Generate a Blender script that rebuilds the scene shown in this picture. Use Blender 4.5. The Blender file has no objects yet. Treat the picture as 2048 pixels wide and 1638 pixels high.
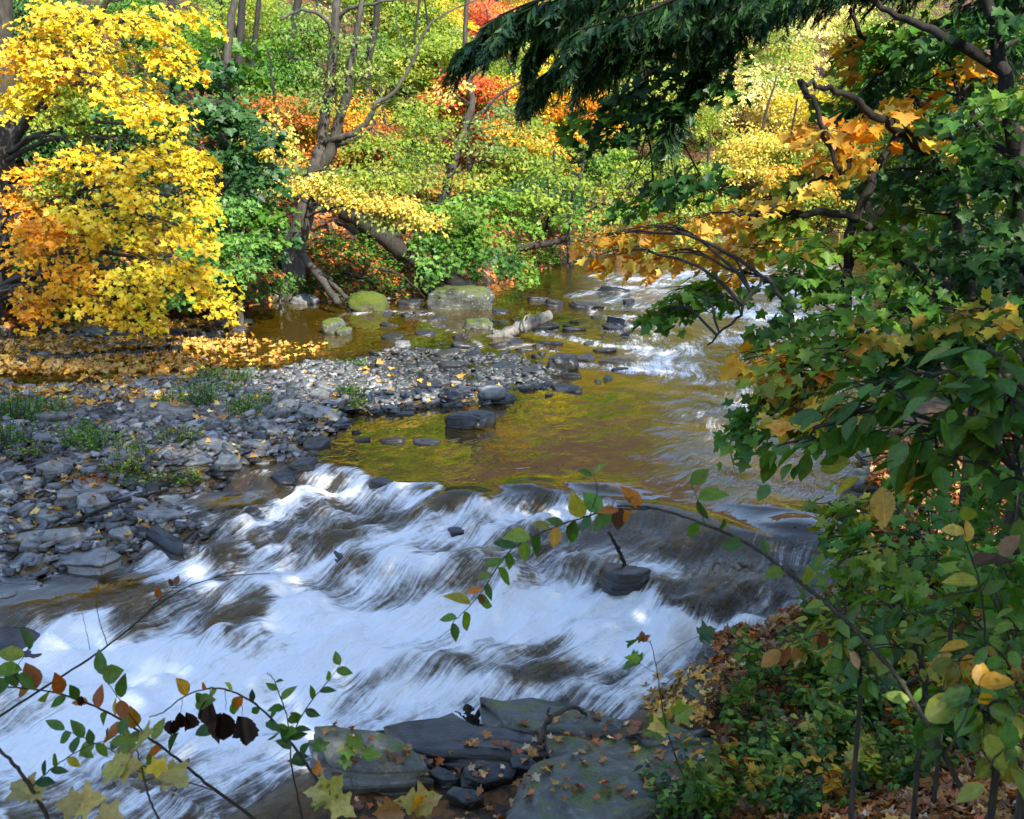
import bpy, math, random
import numpy as np
from mathutils import Vector

# ------------------------------------------------------------------ camera, sky, sun, exposure
SC = bpy.context.scene
C = SC.collection
R = math.radians
F = 2196.0                      # focal length in photo pixels (photo 2048 x 1638)
TH = R(13.3)
CAM = np.array([0.0, 0.0, 3.2])
FWD = np.array([0, math.cos(TH), -math.sin(TH)])
UP = np.array([0, math.sin(TH), math.cos(TH)])
cam_d = bpy.data.cameras.new('camera')
cam = bpy.data.objects.new('camera', cam_d)
C.objects.link(cam)
cam.location = CAM
cam.rotation_euler = (R(90) - TH, 0, 0)
cam_d.sensor_width = 36
cam_d.lens = 36 * F / 2048
cam_d.clip_start = 0.05
cam_d.clip_end = 1000
cam_d.dof.use_dof = True
cam_d.dof.focus_distance = 9.5
cam_d.dof.aperture_fstop = 9
SC.camera = cam

SUN_AZ = R(150)                 # clockwise from +Y (upstream): from behind the viewpoint, to the right
SUN_EL = R(40)
W = bpy.data.worlds.new('World')
SC.world = W
W.use_nodes = True
nt = W.node_tree
bg = nt.nodes['Background']
sky = nt.nodes.new('ShaderNodeTexSky')
sky.sky_type = 'NISHITA'
sky.sun_disc = False
sky.sun_elevation = SUN_EL
sky.sun_rotation = SUN_AZ
sky.dust_density = 1.0
nt.links.new(sky.outputs[0], bg.inputs[0])
bg.inputs[1].default_value = 0.15
sl = bpy.data.lights.new('sun', 'SUN')
sl.energy = 3.0
sl.angle = R(0.5)
sl.color = (1.0, 0.93, 0.80)
sun = bpy.data.objects.new('sun', sl)
C.objects.link(sun)
sdir = Vector((math.sin(SUN_AZ) * math.cos(SUN_EL), math.cos(SUN_AZ) * math.cos(SUN_EL), math.sin(SUN_EL)))
sun.rotation_euler = sdir.to_track_quat('Z', 'Y').to_euler()
sun.location = (20, -20, 40)
SC.view_settings.view_transform = 'Standard'
SC.view_settings.look = 'None'
SC.view_settings.gamma = 1
SC.view_settings.exposure = 1.85
SC.cycles.use_denoising = True
SC.cycles.max_bounces = 6
SC.cycles.diffuse_bounces = 3
SC.cycles.glossy_bounces = 3
SC.cycles.transmission_bounces = 4
SC.cycles.transparent_max_bounces = 8
SC.cycles.caustics_reflective = False
SC.cycles.caustics_refractive = False
SC.cycles.sample_clamp_indirect = 6

rng = np.random.default_rng(11)
random.seed(5)

# ------------------------------------------------------------------ small helpers
def unit(v):
    v = np.asarray(v, float)
    return v / np.maximum(np.linalg.norm(v, axis=-1, keepdims=True), 1e-9)

def ray(px, py):
    return FWD + np.array([1.0, 0, 0]) * (px - 1024) / F + UP * (819 - py) / F

def P(px, py, Y):
    d = ray(px, py)
    return CAM + d * (Y / d[1])

def sstep(a, b, x):
    t = np.clip((x - a) / (b - a), 0, 1)
    return t * t * (3 - 2 * t)

_LAT = np.random.default_rng(3).random((8, 256, 256))
def vnoise(x, y, k=0):
    x = np.asarray(x, float); y = np.asarray(y, float)
    xi = np.floor(x).astype(int); yi = np.floor(y).astype(int)
    fx = x - xi; fy = y - yi
    fx = fx * fx * fx * (fx * (fx * 6 - 15) + 10); fy = fy * fy * fy * (fy * (fy * 6 - 15) + 10)
    L = _LAT[k]
    a = L[xi & 255, yi & 255]; b = L[(xi + 1) & 255, yi & 255]
    c = L[xi & 255, (yi + 1) & 255]; d = L[(xi + 1) & 255, (yi + 1) & 255]
    return a * (1 - fx) * (1 - fy) + b * fx * (1 - fy) + c * (1 - fx) * fy + d * fx * fy

def fbm(x, y, o=4, k=0):
    s = 0; a = 0.5; n = 0
    for i in range(o):
        s = s + a * vnoise(np.asarray(x) * 2 ** i + 17 * i, np.asarray(y) * 2 ** i + 31 * i, (k + i) % 8); n += a; a *= 0.5
    return s / n - 0.5

def polydist(x, y, pts, closed=False):
    """distance to a polyline, arclength of the foot and side (+ = left of travel)"""
    pts = np.asarray(pts, float)
    if closed: pts = np.vstack([pts, pts[:1]])
    best = np.full(np.shape(x), 1e9); side = np.zeros(np.shape(x)); arc = np.zeros(np.shape(x)); s0 = 0
    for (a, b) in zip(pts[:-1], pts[1:]):
        e = b - a; L = math.hypot(*e)
        t = np.clip(((x - a[0]) * e[0] + (y - a[1]) * e[1]) / (L * L), 0, 1)
        qx = a[0] + e[0] * t; qy = a[1] + e[1] * t
        d = np.hypot(x - qx, y - qy)
        cr = e[0] * (y - a[1]) - e[1] * (x - a[0])
        m = d < best
        best = np.where(m, d, best); side = np.where(m, np.sign(cr), side); arc = np.where(m, s0 + t * L, arc)
        s0 += L
    return best, arc, side

def inside(x, y, poly):
    poly = np.asarray(poly, float); r = np.zeros(np.shape(x), bool)
    j = len(poly) - 1
    for i in range(len(poly)):
        xi, yi = poly[i]; xj, yj = poly[j]
        c = ((yi > y) != (yj > y)) & (x < (xj - xi) * (y - yi) / (yj - yi + 1e-12) + xi)
        r ^= c; j = i
    return r

def smooth_line(pts, n=10):
    """Catmull-Rom through the points"""
    p = np.asarray(pts, float)
    if len(p) < 3:
        t = np.linspace(0, 1, n + 1)[:, None]
        return p[0] * (1 - t) + p[-1] * t
    q = np.vstack([2 * p[0] - p[1], p, 2 * p[-1] - p[-2]])
    out = []
    for i in range(1, len(q) - 2):
        t = np.linspace(0, 1, n, endpoint=False)[:, None]
        a, b, c, d = q[i - 1], q[i], q[i + 1], q[i + 2]
        out.append(0.5 * (2 * b + (c - a) * t + (2 * a - 5 * b + 4 * c - d) * t ** 2 + (3 * b - a - 3 * c + d) * t ** 3))
    out.append(p[-1:])
    return np.vstack(out)

# ------------------------------------------------------------------ meshes and objects
def mesh_np(name, verts, loops, sizes, mats=(), col=None, attrs=None, smooth=False, uv=None):
    me = bpy.data.meshes.new(name)
    verts = np.asarray(verts, np.float32); loops = np.asarray(loops, np.int32); sizes = np.asarray(sizes, np.int32)
    me.vertices.add(len(verts)); me.vertices.foreach_set('co', verts.ravel())
    me.loops.add(len(loops)); me.loops.foreach_set('vertex_index', loops)
    me.polygons.add(len(sizes))
    st = np.zeros(len(sizes), np.int32); st[1:] = np.cumsum(sizes)[:-1]
    me.polygons.foreach_set('loop_start', st)
    try: me.polygons.foreach_set('loop_total', sizes)
    except Exception: pass
    me.update(calc_edges=True)
    if smooth: me.polygons.foreach_set('use_smooth', np.ones(len(sizes), bool))
    if col is not None:
        a = me.attributes.new('Col', 'FLOAT_COLOR', 'POINT')
        c = np.ones((len(verts), 4), np.float32); c[:, :3] = col
        a.data.foreach_set('color', c.ravel())
    for k, v in (attrs or {}).items():
        a = me.attributes.new(k, 'FLOAT', 'POINT'); a.data.foreach_set('value', np.asarray(v, np.float32).ravel())
    if uv is not None:
        u = me.uv_layers.new(name='flow')
        u.data.foreach_set('uv', np.asarray(uv, np.float32)[loops].ravel())
    for m in mats: me.materials.append(m)
    me.validate()
    return me

def link(name, me, parent=None, loc=None):
    o = bpy.data.objects.new(name, me)
    C.objects.link(o)
    if parent is not None: o.parent = parent
    if loc is not None: o.location = loc
    return o

def tag(o, label=None, cat=None, group=None, kind=None):
    if label: o['label'] = label
    if cat: o['category'] = cat
    if group: o['group'] = group
    if kind: o['kind'] = kind
    return o

def thing(name, label, cat, loc, group=None):
    o = link(name, None, None, tuple(loc))
    o.empty_display_size = 0.1
    return tag(o, label, cat, group)

def grid_faces(nx, ny):
    i = np.arange(nx - 1)[:, None] * ny + np.arange(ny - 1)[None, :]
    return np.stack([i, i + ny, i + ny + 1, i + 1], -1).reshape(-1, 4)

class MB:
    """collects polygons for ONE mesh"""
    def __init__(s): s.v = []; s.l = []; s.n = []; s.c = []; s.k = 0
    def add(s, v, faces, col=(1, 1, 1)):
        v = np.asarray(v, float)
        s.v.append(v)
        for f in faces:
            s.l.append(np.asarray(f) + s.k); s.n.append(len(f))
        s.c.append(np.broadcast_to(np.asarray(col, float), v.shape)); s.k += len(v)
    def add_np(s, v, loops, sizes, col):
        s.v.append(v); s.l.append(np.asarray(loops) + s.k); s.n.extend(list(sizes)); s.c.append(np.broadcast_to(np.asarray(col, float), v.shape)); s.k += len(v)
    def tube(s, pts, rad, sides=6, col=(1, 1, 1), wob=0.0):
        pts = np.asarray(pts, float); n = len(pts)
        rad = np.broadcast_to(np.asarray(rad, float), (n,))
        t = unit(np.gradient(pts, axis=0))
        ref = np.array([0.13, 0.31, 1.0]) if abs(t[:, 2]).mean() < 0.8 else np.array([1.0, 0.2, 0.1])
        a = unit(np.cross(t, ref)); b = np.cross(t, a)
        an = np.arange(sides) * 2 * math.pi / sides
        rr = rad[:, None] * (1 + wob * (rng.random((n, sides)) - 0.5)) if wob else np.repeat(rad[:, None], sides, 1)
        v = pts[:, None, :] + rr[..., None] * (a[:, None, :] * np.cos(an)[None, :, None] + b[:, None, :] * np.sin(an)[None, :, None])
        i = np.arange(n - 1)[:, None] * sides; j = np.arange(sides)[None, :]; j2 = (j + 1) % sides
        q = np.stack([i + j, i + j2, i + sides + j2, i + sides + j], -1).reshape(-1, 4)
        s.add_np(v.reshape(-1, 3), q.ravel(), [4] * len(q), col)
        base = s.k - n * sides
        for off in (0, (n - 1) * sides):
            s.l.append(np.arange(sides) + base + off); s.n.append(sides)
    def mesh(s, name, mats, smooth=True):
        return mesh_np(name, np.vstack(s.v), np.concatenate(s.l), s.n, mats, col=np.vstack(s.c), smooth=smooth)

def half(pts):
    """a leaf outline given as one half, base first and tip last -> verts, two faces folded at the midrib"""
    k = len(pts); h = np.array(pts, float)
    v = np.vstack([h, h[1:-1] * [1, -1]])
    f1 = list(range(k)); f2 = [0] + [k - 1] + list(range(2 * k - 3, k - 1, -1))
    return v, f1[::-1], f2[::-1]
LEAF = {
    'maple': half([(0, 0), (-.12, .14), (-.06, .46), (.10, .35), (.24, .40), (.40, .68), (.49, .60), (.54, .38), (.60, .25), (.76, .25), (.83, .13), (1, 0)]),
    'maple_far': half([(0, 0), (-.06, .44), (.16, .34), (.46, .64), (.58, .26), (.80, .2), (1, 0)]),
    'oval': half([(0, 0), (.12, .15), (.33, .27), (.55, .27), (.78, .16), (1, 0)]),
    'tooth': half([(0, 0), (.08, .16), (.24, .26), (.28, .24), (.44, .31), (.48, .27), (.62, .27), (.66, .22), (.80, .16), (.83, .12), (1, 0)]),
    'diamond': half([(0, 0), (.42, .34), (1, 0)]),
    'needle': half([(0, 0), (.3, .085), (.7, .07), (1, 0)]),
    'blade': half([(0, 0), (.25, .045), (1, 0)]),
}
def leaves_mesh(name, kind, pos, ax, nrm, size, col, mat, fold=0.25, extra=None, curl=0.0):
    v2, f1, f2 = LEAF[kind]
    ax = unit(ax); side = unit(np.cross(nrm, ax)); nn = np.cross(ax, side)
    K = len(v2); N = len(pos)
    size = np.broadcast_to(size, (N,))
    fo = fold * (0.4 + 1.2 * rng.random(N))
    cu = curl * (rng.random(N) - 0.25)
    wd = 0.8 + 0.4 * rng.random(N)
    x = v2[:, 0][None]; y = v2[:, 1][None] * wd[:, None]
    z = np.abs(y) * fo[:, None] - cu[:, None] * x * x
    v = pos[:, None] + size[:, None, None] * (ax[:, None] * x[..., None] + side[:, None] * y[..., None] + nn[:, None] * z[..., None])
    lp = np.concatenate([f1, f2]); ofs = np.arange(N)[:, None] * K
    loops = (lp[None] + ofs).ravel(); sizes = np.tile([len(f1), len(f2)], N)
    c = np.repeat(np.asarray(col), K, axis=0)
    v = v.reshape(-1, 3)
    return mesh_np(name, v, loops, sizes, [mat], col=c, uv=np.tile(v2, (N, 1)) if mat.get('veined') else None)

# ------------------------------------------------------------------ materials
def nodes(name):
    m = bpy.data.materials.new(name); m.use_nodes = True
    t = m.node_tree; t.nodes.clear()
    out = t.nodes.new('ShaderNodeOutputMaterial')
    return m, t, out
def N_(t, ty, **kw):
    n = t.nodes.new(ty)
    for k, v in kw.items():
        if k.startswith('i_'): n.inputs[k[2:].replace('_', ' ')].default_value = v
        else: setattr(n, k, v)
    return n
def L_(t, a, b): t.links.new(a, b)
def ramp(t, src, stops, interp='LINEAR'):
    n = t.nodes.new('ShaderNodeValToRGB'); n.color_ramp.interpolation = interp
    e = n.color_ramp.elements
    while len(e) < len(stops): e.new(0.5)
    for el, (p, c) in zip(e, stops):
        el.position = p; el.color = (*c, 1) if len(c) == 3 else c
    L_(t, src, n.inputs[0]); return n
def mixc(t, fac, a, b, mode='MIX'):
    n = t.nodes.new('ShaderNodeMix'); n.data_type = 'RGBA'; n.blend_type = mode
    for s, v in ((n.inputs[0], fac), (n.inputs[6], a), (n.inputs[7], b)):
        if isinstance(v, (int, float)): s.default_value = v
        elif isinstance(v, tuple): s.default_value = (*v, 1) if len(v) == 3 else v
        else: L_(t, v, s)
    return n.outputs[2]
def math_(t, op, a, b=None, clamp=False):
    n = t.nodes.new('ShaderNodeMath'); n.operation = op; n.use_clamp = clamp
    for s, v in ((n.inputs[0], a), (n.inputs[1], b)):
        if v is None: continue
        if isinstance(v, (int, float)): s.default_value = v
        else: L_(t, v, s)
    return n.outputs[0]

def leaf_mat(name, trans=0.4, gloss=0.06, rough=0.45, mottle=0.0, tint=1.0, veins=False):
    m, t, out = nodes(name)
    if veins: m['veined'] = 1
    at = N_(t, 'ShaderNodeAttribute', attribute_name='Col')
    col = at.outputs[0]
    if mottle:
        tc = N_(t, 'ShaderNodeTexCoord')
        no = N_(t, 'ShaderNodeTexNoise'); no.inputs['Scale'].default_value = 60; no.inputs['Detail'].default_value = 3
        L_(t, tc.outputs['Object'], no.inputs['Vector'])
        rp = ramp(t, no.outputs[0], [(0.40, (0.45, 0.33, 0.2)), (0.58, (1, 1, 1))])
        col = mixc(t, mottle, col, rp.outputs[0], 'MULTIPLY')
    if veins:
        uv = N_(t, 'ShaderNodeUVMap', uv_map='flow'); sx = N_(t, 'ShaderNodeSeparateXYZ'); L_(t, uv.outputs[0], sx.inputs[0])
        ay = math_(t, 'ABSOLUTE', sx.outputs[1])
        ph = math_(t, 'FRACT', math_(t, 'MULTIPLY', math_(t, 'SUBTRACT', sx.outputs[0], math_(t, 'MULTIPLY', ay, 0.75)), 7.5))
        side_ = math_(t, 'LESS_THAN', ph, 0.11); mid = math_(t, 'LESS_THAN', ay, 0.012)
        vn_ = math_(t, 'MAXIMUM', math_(t, 'MULTIPLY', side_, 0.45), mid)
        col = mixc(t, math_(t, 'MULTIPLY', vn_, 0.55), col, mixc(t, 1.0, col, (1.55, 1.45, 1.25), 'MULTIPLY'))
        # brown blotches, more towards the margin
        bl = N_(t, 'ShaderNodeTexNoise'); bl.inputs['Scale'].default_value = 28; bl.inputs['Detail'].default_value = 4; L_(t, tc.outputs['Object'], bl.inputs['Vector'])
        e_ = ramp(t, math_(t, 'ADD', bl.outputs[0], math_(t, 'MULTIPLY', ay, 0.22)), [(0.66, (0, 0, 0)), (0.72, (1, 1, 1))])
        col = mixc(t, math_(t, 'MULTIPLY', e_.outputs[0], 0.75), col, (0.13, 0.055, 0.015))
    d = N_(t, 'ShaderNodeBsdfDiffuse'); L_(t, col, d.inputs[0])
    tr = N_(t, 'ShaderNodeBsdfTranslucent')
    L_(t, mixc(t, 1.0, col, (1.25, 1.15, 0.55), 'MULTIPLY'), tr.inputs[0])
    mx = N_(t, 'ShaderNodeMixShader'); mx.inputs[0].default_value = trans
    L_(t, d.outputs[0], mx.inputs[1]); L_(t, tr.outputs[0], mx.inputs[2])
    g = N_(t, 'ShaderNodeBsdfGlossy'); g.inputs['Roughness'].default_value = rough
    m2 = N_(t, 'ShaderNodeMixShader'); m2.inputs[0].default_value = gloss
    L_(t, mx.outputs[0], m2.inputs[1]); L_(t, g.outputs[0], m2.inputs[2])
    L_(t, m2.outputs[0], out.inputs[0])
    return m
def bark_mat(name, a, b, scale=6):
    m, t, out = nodes(name)
    tc = N_(t, 'ShaderNodeTexCoord'); mp = N_(t, 'ShaderNodeMapping'); mp.inputs['Scale'].default_value = (1, 1, 0.22)
    L_(t, tc.outputs['Object'], mp.inputs[0])
    no = N_(t, 'ShaderNodeTexNoise'); no.inputs['Scale'].default_value = scale * 3; no.inputs['Detail'].default_value = 6; no.inputs['Roughness'].default_value = 0.7
    L_(t, mp.outputs[0], no.inputs['Vector'])
    rp = ramp(t, no.outputs[0], [(0.32, a), (0.68, b)])
    n2 = N_(t, 'ShaderNodeTexNoise'); n2.inputs['Scale'].default_value = 2.3; L_(t, tc.outputs['Object'], n2.inputs['Vector'])
    r2 = ramp(t, n2.outputs[0], [(0.4, (0.6, 0.62, 0.55)), (0.65, (1.15, 1.15, 1.15))])
    col = mixc(t, 0.8, rp.outputs[0], r2.outputs[0], 'MULTIPLY')
    bs = N_(t, 'ShaderNodeBsdfPrincipled'); bs.inputs['Roughness'].default_value = 0.85
    L_(t, col, bs.inputs['Base Color'])
    bp = N_(t, 'ShaderNodeBump'); bp.inputs['Strength'].default_value = 0.7; bp.inputs['Distance'].default_value = 0.03
    L_(t, no.outputs[0], bp.inputs['Height']); L_(t, bp.outputs[0], bs.inputs['Normal'])
    L_(t, bs.outputs[0], out.inputs[0])
    return m
def stone_mat(name, a, b, rough=0.6, spec=0.4, moss=0.0, lichen=0.0, bedding=26, leafy=False):
    m, t, out = nodes(name)
    tc = N_(t, 'ShaderNodeTexCoord'); oi = N_(t, 'ShaderNodeObjectInfo')
    geo = N_(t, 'ShaderNodeNewGeometry')
    ad = N_(t, 'ShaderNodeVectorMath', operation='ADD'); L_(t, tc.outputs['Object'], ad.inputs[0]); L_(t, oi.outputs['Location'], ad.inputs[1])
    no = N_(t, 'ShaderNodeTexNoise'); no.inputs['Scale'].default_value = 9; no.inputs['Detail'].default_value = 8; no.inputs['Roughness'].default_value = 0.65
    L_(t, ad.outputs[0], no.inputs['Vector'])
    fine = N_(t, 'ShaderNodeTexNoise'); fine.inputs['Scale'].default_value = 70; fine.inputs['Detail'].default_value = 4
    L_(t, ad.outputs[0], fine.inputs['Vector'])
    rp = ramp(t, no.outputs[0], [(0.3, a), (0.72, b)])
    at = N_(t, 'ShaderNodeAttribute', attribute_name='Col')
    col = mixc(t, 1.0, rp.outputs[0], at.outputs[0], 'MULTIPLY')
    ov = ramp(t, oi.outputs['Random'], [(0.0, (0.7, 0.72, 0.78)), (0.5, (1, 1, 1)), (1.0, (1.25, 1.2, 1.08))])
    col = mixc(t, 0.9, col, ov.outputs[0], 'MULTIPLY')
    fr = ramp(t, fine.outputs[0], [(0.35, (0.7, 0.7, 0.7)), (0.65, (1.2, 1.2, 1.2))])
    col = mixc(t, 0.6, col, fr.outputs[0], 'MULTIPLY')
    # bedding layers show on the broken sides
    sp = N_(t, 'ShaderNodeSeparateXYZ'); L_(t, tc.outputs['Object'], sp.inputs[0])
    lay = math_(t, 'ADD', math_(t, 'MULTIPLY', sp.outputs[2], bedding), math_(t, 'MULTIPLY', no.outputs[0], 1.1))
    ln = N_(t, 'ShaderNodeTexNoise', noise_dimensions='1D'); ln.inputs['Scale'].default_value = 2.0; ln.inputs['Detail'].default_value = 3
    L_(t, lay, ln.inputs['W'])
    if lichen:
        n3 = N_(t, 'ShaderNodeTexNoise'); n3.inputs['Scale'].default_value = 16; n3.inputs['Detail'].default_value = 5; L_(t, ad.outputs[0], n3.inputs['Vector'])
        f3 = ramp(t, n3.outputs[0], [(0.56, (0, 0, 0)), (0.66, (1, 1, 1))])
        col = mixc(t, math_(t, 'MULTIPLY', f3.outputs[0], lichen), col, (0.30, 0.31, 0.25))
    if moss:
        sn = N_(t, 'ShaderNodeSeparateXYZ'); L_(t, geo.outputs['Normal'], sn.inputs[0])
        n4 = N_(t, 'ShaderNodeTexNoise'); n4.inputs['Scale'].default_value = 7; n4.inputs['Detail'].default_value = 6; L_(t, ad.outputs[0], n4.inputs['Vector'])
        f4 = math_(t, 'ADD', math_(t, 'MULTIPLY', sn.outputs[2], 0.35), math_(t, 'MULTIPLY', n4.outputs[0], 1.0))
        f4 = ramp(t, f4, [(0.85 - moss * 0.45, (0, 0, 0)), (1.0 - moss * 0.45, (1, 1, 1))])
        gcol = ramp(t, fine.outputs[0], [(0.3, (0.03, 0.05, 0.008)), (0.7, (0.11, 0.14, 0.02))])
        col = mixc(t, f4.outputs[0], col, gcol.outputs[0])
    bs = N_(t, 'ShaderNodeBsdfPrincipled'); bs.inputs['Roughness'].default_value = rough
    bs.inputs['Specular IOR Level'].default_value = spec
    L_(t, col, bs.inputs['Base Color'])
    h = math_(t, 'ADD', math_(t, 'MULTIPLY', no.outputs[0], 0.8), math_(t, 'MULTIPLY', ln.outputs[0], 0.5))
    h = math_(t, 'ADD', h, math_(t, 'MULTIPLY', fine.outputs[0], 0.12))
    bp = N_(t, 'ShaderNodeBump'); bp.inputs['Strength'].default_value = 0.6; bp.inputs['Distance'].default_value = 0.03
    L_(t, h, bp.inputs['Height']); L_(t, bp.outputs[0], bs.inputs['Normal'])
    L_(t, bs.outputs[0], out.inputs[0])
    return m

M_leaf = leaf_mat('autumn_leaf', 0.45, 0.025, 0.5)
M_green = leaf_mat('green_leaf', 0.40, 0.03, 0.5)
M_near = leaf_mat('close_leaf', 0.45, 0.035, 0.45, mottle=0.35, veins=True)
M_dead = leaf_mat('fallen_leaf', 0.12, 0.05, 0.5, mottle=0.3, veins=True)
M_needle = leaf_mat('hemlock_needle', 0.3, 0.05, 0.5)
M_bark = bark_mat('grey_bark', (0.02, 0.017, 0.014), (0.105, 0.095, 0.08))
M_dark_shaded_bark = bark_mat('dark_shaded_bark', (0.007, 0.006, 0.005), (0.034, 0.029, 0.024))  # dark bark, deepened so lit trunks carry shade in the colour
M_drift = bark_mat('driftwood', (0.07, 0.065, 0.06), (0.30, 0.285, 0.26), 9)
M_wetwood = bark_mat('wet_wood', (0.008, 0.006, 0.005), (0.05, 0.04, 0.032), 8)
M_stem = bark_mat('twig_bark', (0.02, 0.018, 0.012), (0.085, 0.075, 0.05), 20)
M_slate = stone_mat('dry_slate', (0.075, 0.08, 0.083), (0.30, 0.305, 0.30), 0.36, 0.55, lichen=0.25)
M_wet = stone_mat('wet_slate', (0.009, 0.010, 0.011), (0.042, 0.044, 0.046), 0.3, 0.5)
M_boulder = stone_mat('lichened_boulder', (0.04, 0.048, 0.036), (0.15, 0.16, 0.13), 0.75, 0.3, moss=0.36, lichen=0.6)
M_mossy = stone_mat('mossy_stone', (0.06, 0.06, 0.05), (0.16, 0.15, 0.12), 0.85, 0.2, moss=0.95)
M_ledge = stone_mat('bank_ledge_stone', (0.045, 0.05, 0.042), (0.13, 0.135, 0.112), 0.42, 0.45, moss=0.06, lichen=0.25)
# ------------------------------------------------------------------ the lie of the land
def G0(px, py, z=0.0):
    d = ray(px, py); return (CAM + d * ((z - CAM[2]) / d[2]))[:2]
LIP = [np.array([-40, 9.3]), np.array([-9, 10.2])] + [G0(*p) for p in
       [(560, 930), (650, 925), (740, 960), (860, 985), (960, 1000), (1080, 990), (1210, 995), (1350, 1015), (1480, 1060), (1640, 1075)]] + [np.array([8, 9.6]), np.array([40, 9.6])]
def lip_t(x, y):
    d, a, s = polydist(x, y, LIP)
    return -s * d
def waterz(x, y):
    x = np.asarray(x, float); y = np.asarray(y, float)
    t = lip_t(x, y)
    w = 0.5 * fbm(x * 0.9, y * 0.9, 2, 2)
    z = -(0.10 * sstep(-0.05, 0.35, t) + 0.10 * np.clip(t, 0, 4.2) + 0.12 * sstep(1.1, 1.6, t + w) + 0.13 * sstep(2.4, 2.9, t + w))
    return np.maximum(z, -0.9)
def hit(px, py, fn=None):
    """where the sight line through a photo pixel meets a surface (used once, to read the plan off the photo)"""
    fn = fn or waterz
    d = ray(px, py)
    if d[2] > -0.02: return CAM + d * 60
    ts = np.linspace(0.8, 70, 1400)
    q = CAM[None] + d[None] * ts[:, None]
    below = q[:, 2] - fn(q[:, 0], q[:, 1]) < 0
    if not below.any(): return q[-1]
    i = int(np.argmax(below)); lo, hi = ts[max(i - 1, 0)], ts[i]
    for _ in range(14):
        m = (lo + hi) / 2; p = CAM + d * m
        if p[2] - float(fn(p[0], p[1])) < 0: hi = m
        else: lo = m
    return CAM + d * hi
def plan(pts): return [hit(*p)[:2] for p in pts]

BL = [np.array([-60, 9]), np.array([-22, 14.5])] + plan([(-300, 740), (0, 690), (150, 655), (330, 634), (450, 622), (560, 600), (640, 602), (720, 610), (850, 588), (940, 572), (1050, 548), (1150, 520), (1250, 503)]) + [np.array([10, 42]), np.array([22, 47]), np.array([90, 56])]
BR = [np.array([-60, -2]), np.array([-12, 1.5])] + plan([(-300, 1900), (300, 1720), (600, 1560), (700, 1500), (860, 1480), (1000, 1468), (1250, 1440), (1330, 1400), (1400, 1320), (1470, 1270), (1600, 1235), (1690, 1160), (1680, 1100), (1700, 1020), (1715, 950), (1765, 900), (1810, 800), (1870, 700), (1920, 620), (1985, 560)]) + [np.array([20, 33]), np.array([40, 38]), np.array([90, 44])]
FLOWPX = [(1400, 600), (1380, 690), (1340, 800), (1200, 900), (1020, 1000), (820, 1130), (500, 1310), (150, 1480), (-300, 1680)]
FLOW = smooth_line([np.array([90, 50]), np.array([40, 43]), np.array([20, 39.5]), np.array([10, 34])] + plan(FLOWPX) + [np.array([-9, 3]), np.array([-20, 0])], 6)
BAR = plan([(-260, 765), (120, 772), (330, 762), (520, 745), (640, 718), (760, 735), (900, 745), (1010, 765), (1040, 812), (960, 812), (840, 822), (705, 832), (690, 868), (640, 890), (610, 922), (520, 932), (460, 945), (400, 985), (330, 1012), (430, 1035), (540, 1035), (480, 1072), (390, 1100), (300, 1140), (150, 1140), (0, 1160), (-300, 1200)])
BAR2 = plan([(-260, 712), (60, 672), (250, 660), (420, 648), (500, 668), (470, 690), (330, 700), (420, 722), (470, 742), (250, 738), (60, 728), (-260, 745)])
BAR3 = plan([(690, 715), (880, 690), (1060, 715), (1140, 745), (1130, 790), (1000, 775), (860, 750), (740, 745)])
def sdist(x, y, poly):
    d, _, _ = polydist(x, y, poly, True)
    return np.where(inside(x, y, poly), d, -d)

def groundz(x, y, full=False):
    x = np.asarray(x, float); y = np.asarray(y, float)
    w = waterz(x, y)
    dl, _, sl_ = polydist(x, y, BL); dr, _, sr = polydist(x, y, BR)
    L = dl * sl_; Rr = -dr * sr                 # positive on land
    n1 = fbm(x * 0.8, y * 0.8, 4, 0); n2 = fbm(x * 3.1, y * 3.1, 4, 1)
    edge = np.minimum(-L, -Rr)                  # distance from the nearer bank inside the channel
    depth = (0.30 + 0.22 * n1) * sstep(0, 0.9, edge) + 0.04
    h = w - depth + 0.05 * n2
    for poly, lift in ((BAR, 0.035), (BAR2, -0.015), (BAR3, -0.025)):
        s = sdist(x, y, poly)
        k = sstep(-0.55, 0.35, s + 0.5 * n2)
        h = h * (1 - k) + (w + lift + 0.11 * n2 + 0.15 * n1) * k
    # left bank: an undercut edge, then a wooded slope
    cut = 0.75 - 0.45 * sstep(-5.2, -1.5, x)
    hl = w + 0.02 + cut * sstep(0.0, 0.55, L + 0.25 * n2) + 0.42 * np.clip(L - 0.3, 0, 7) + 0.62 * np.clip(L - 7, 0, 60) + 0.5 * n1 * sstep(0, 3, L) + 0.10 * n2
    hr = w + 0.04 + 0.10 * sstep(0, 0.3, Rr) + 0.05 * np.clip(Rr, 0, 1.0) + 0.40 * np.clip(Rr - 1.0, 0, 14) + 0.25 * np.clip(Rr - 15, 0, 60) + 0.28 * n1 * sstep(0.6, 3, Rr) + 0.06 * n2 + 0.42 * np.exp(-((x - 1.05) ** 2 + (y - 1.6) ** 2) / .22)
    h = np.where(L > 0, np.maximum(h, hl), h)
    h = np.where(Rr > 0, np.maximum(h, hr), h)
    if full: return h, w, L, Rr
    return h
def gz(x, y): return float(groundz(np.array([x]), np.array([y]))[0])
def top(x, y): return np.maximum(groundz(x, y), waterz(x, y))
def H(px, py): return hit(px, py, top)
def HG(px, py): return hit(px, py, groundz)

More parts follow.
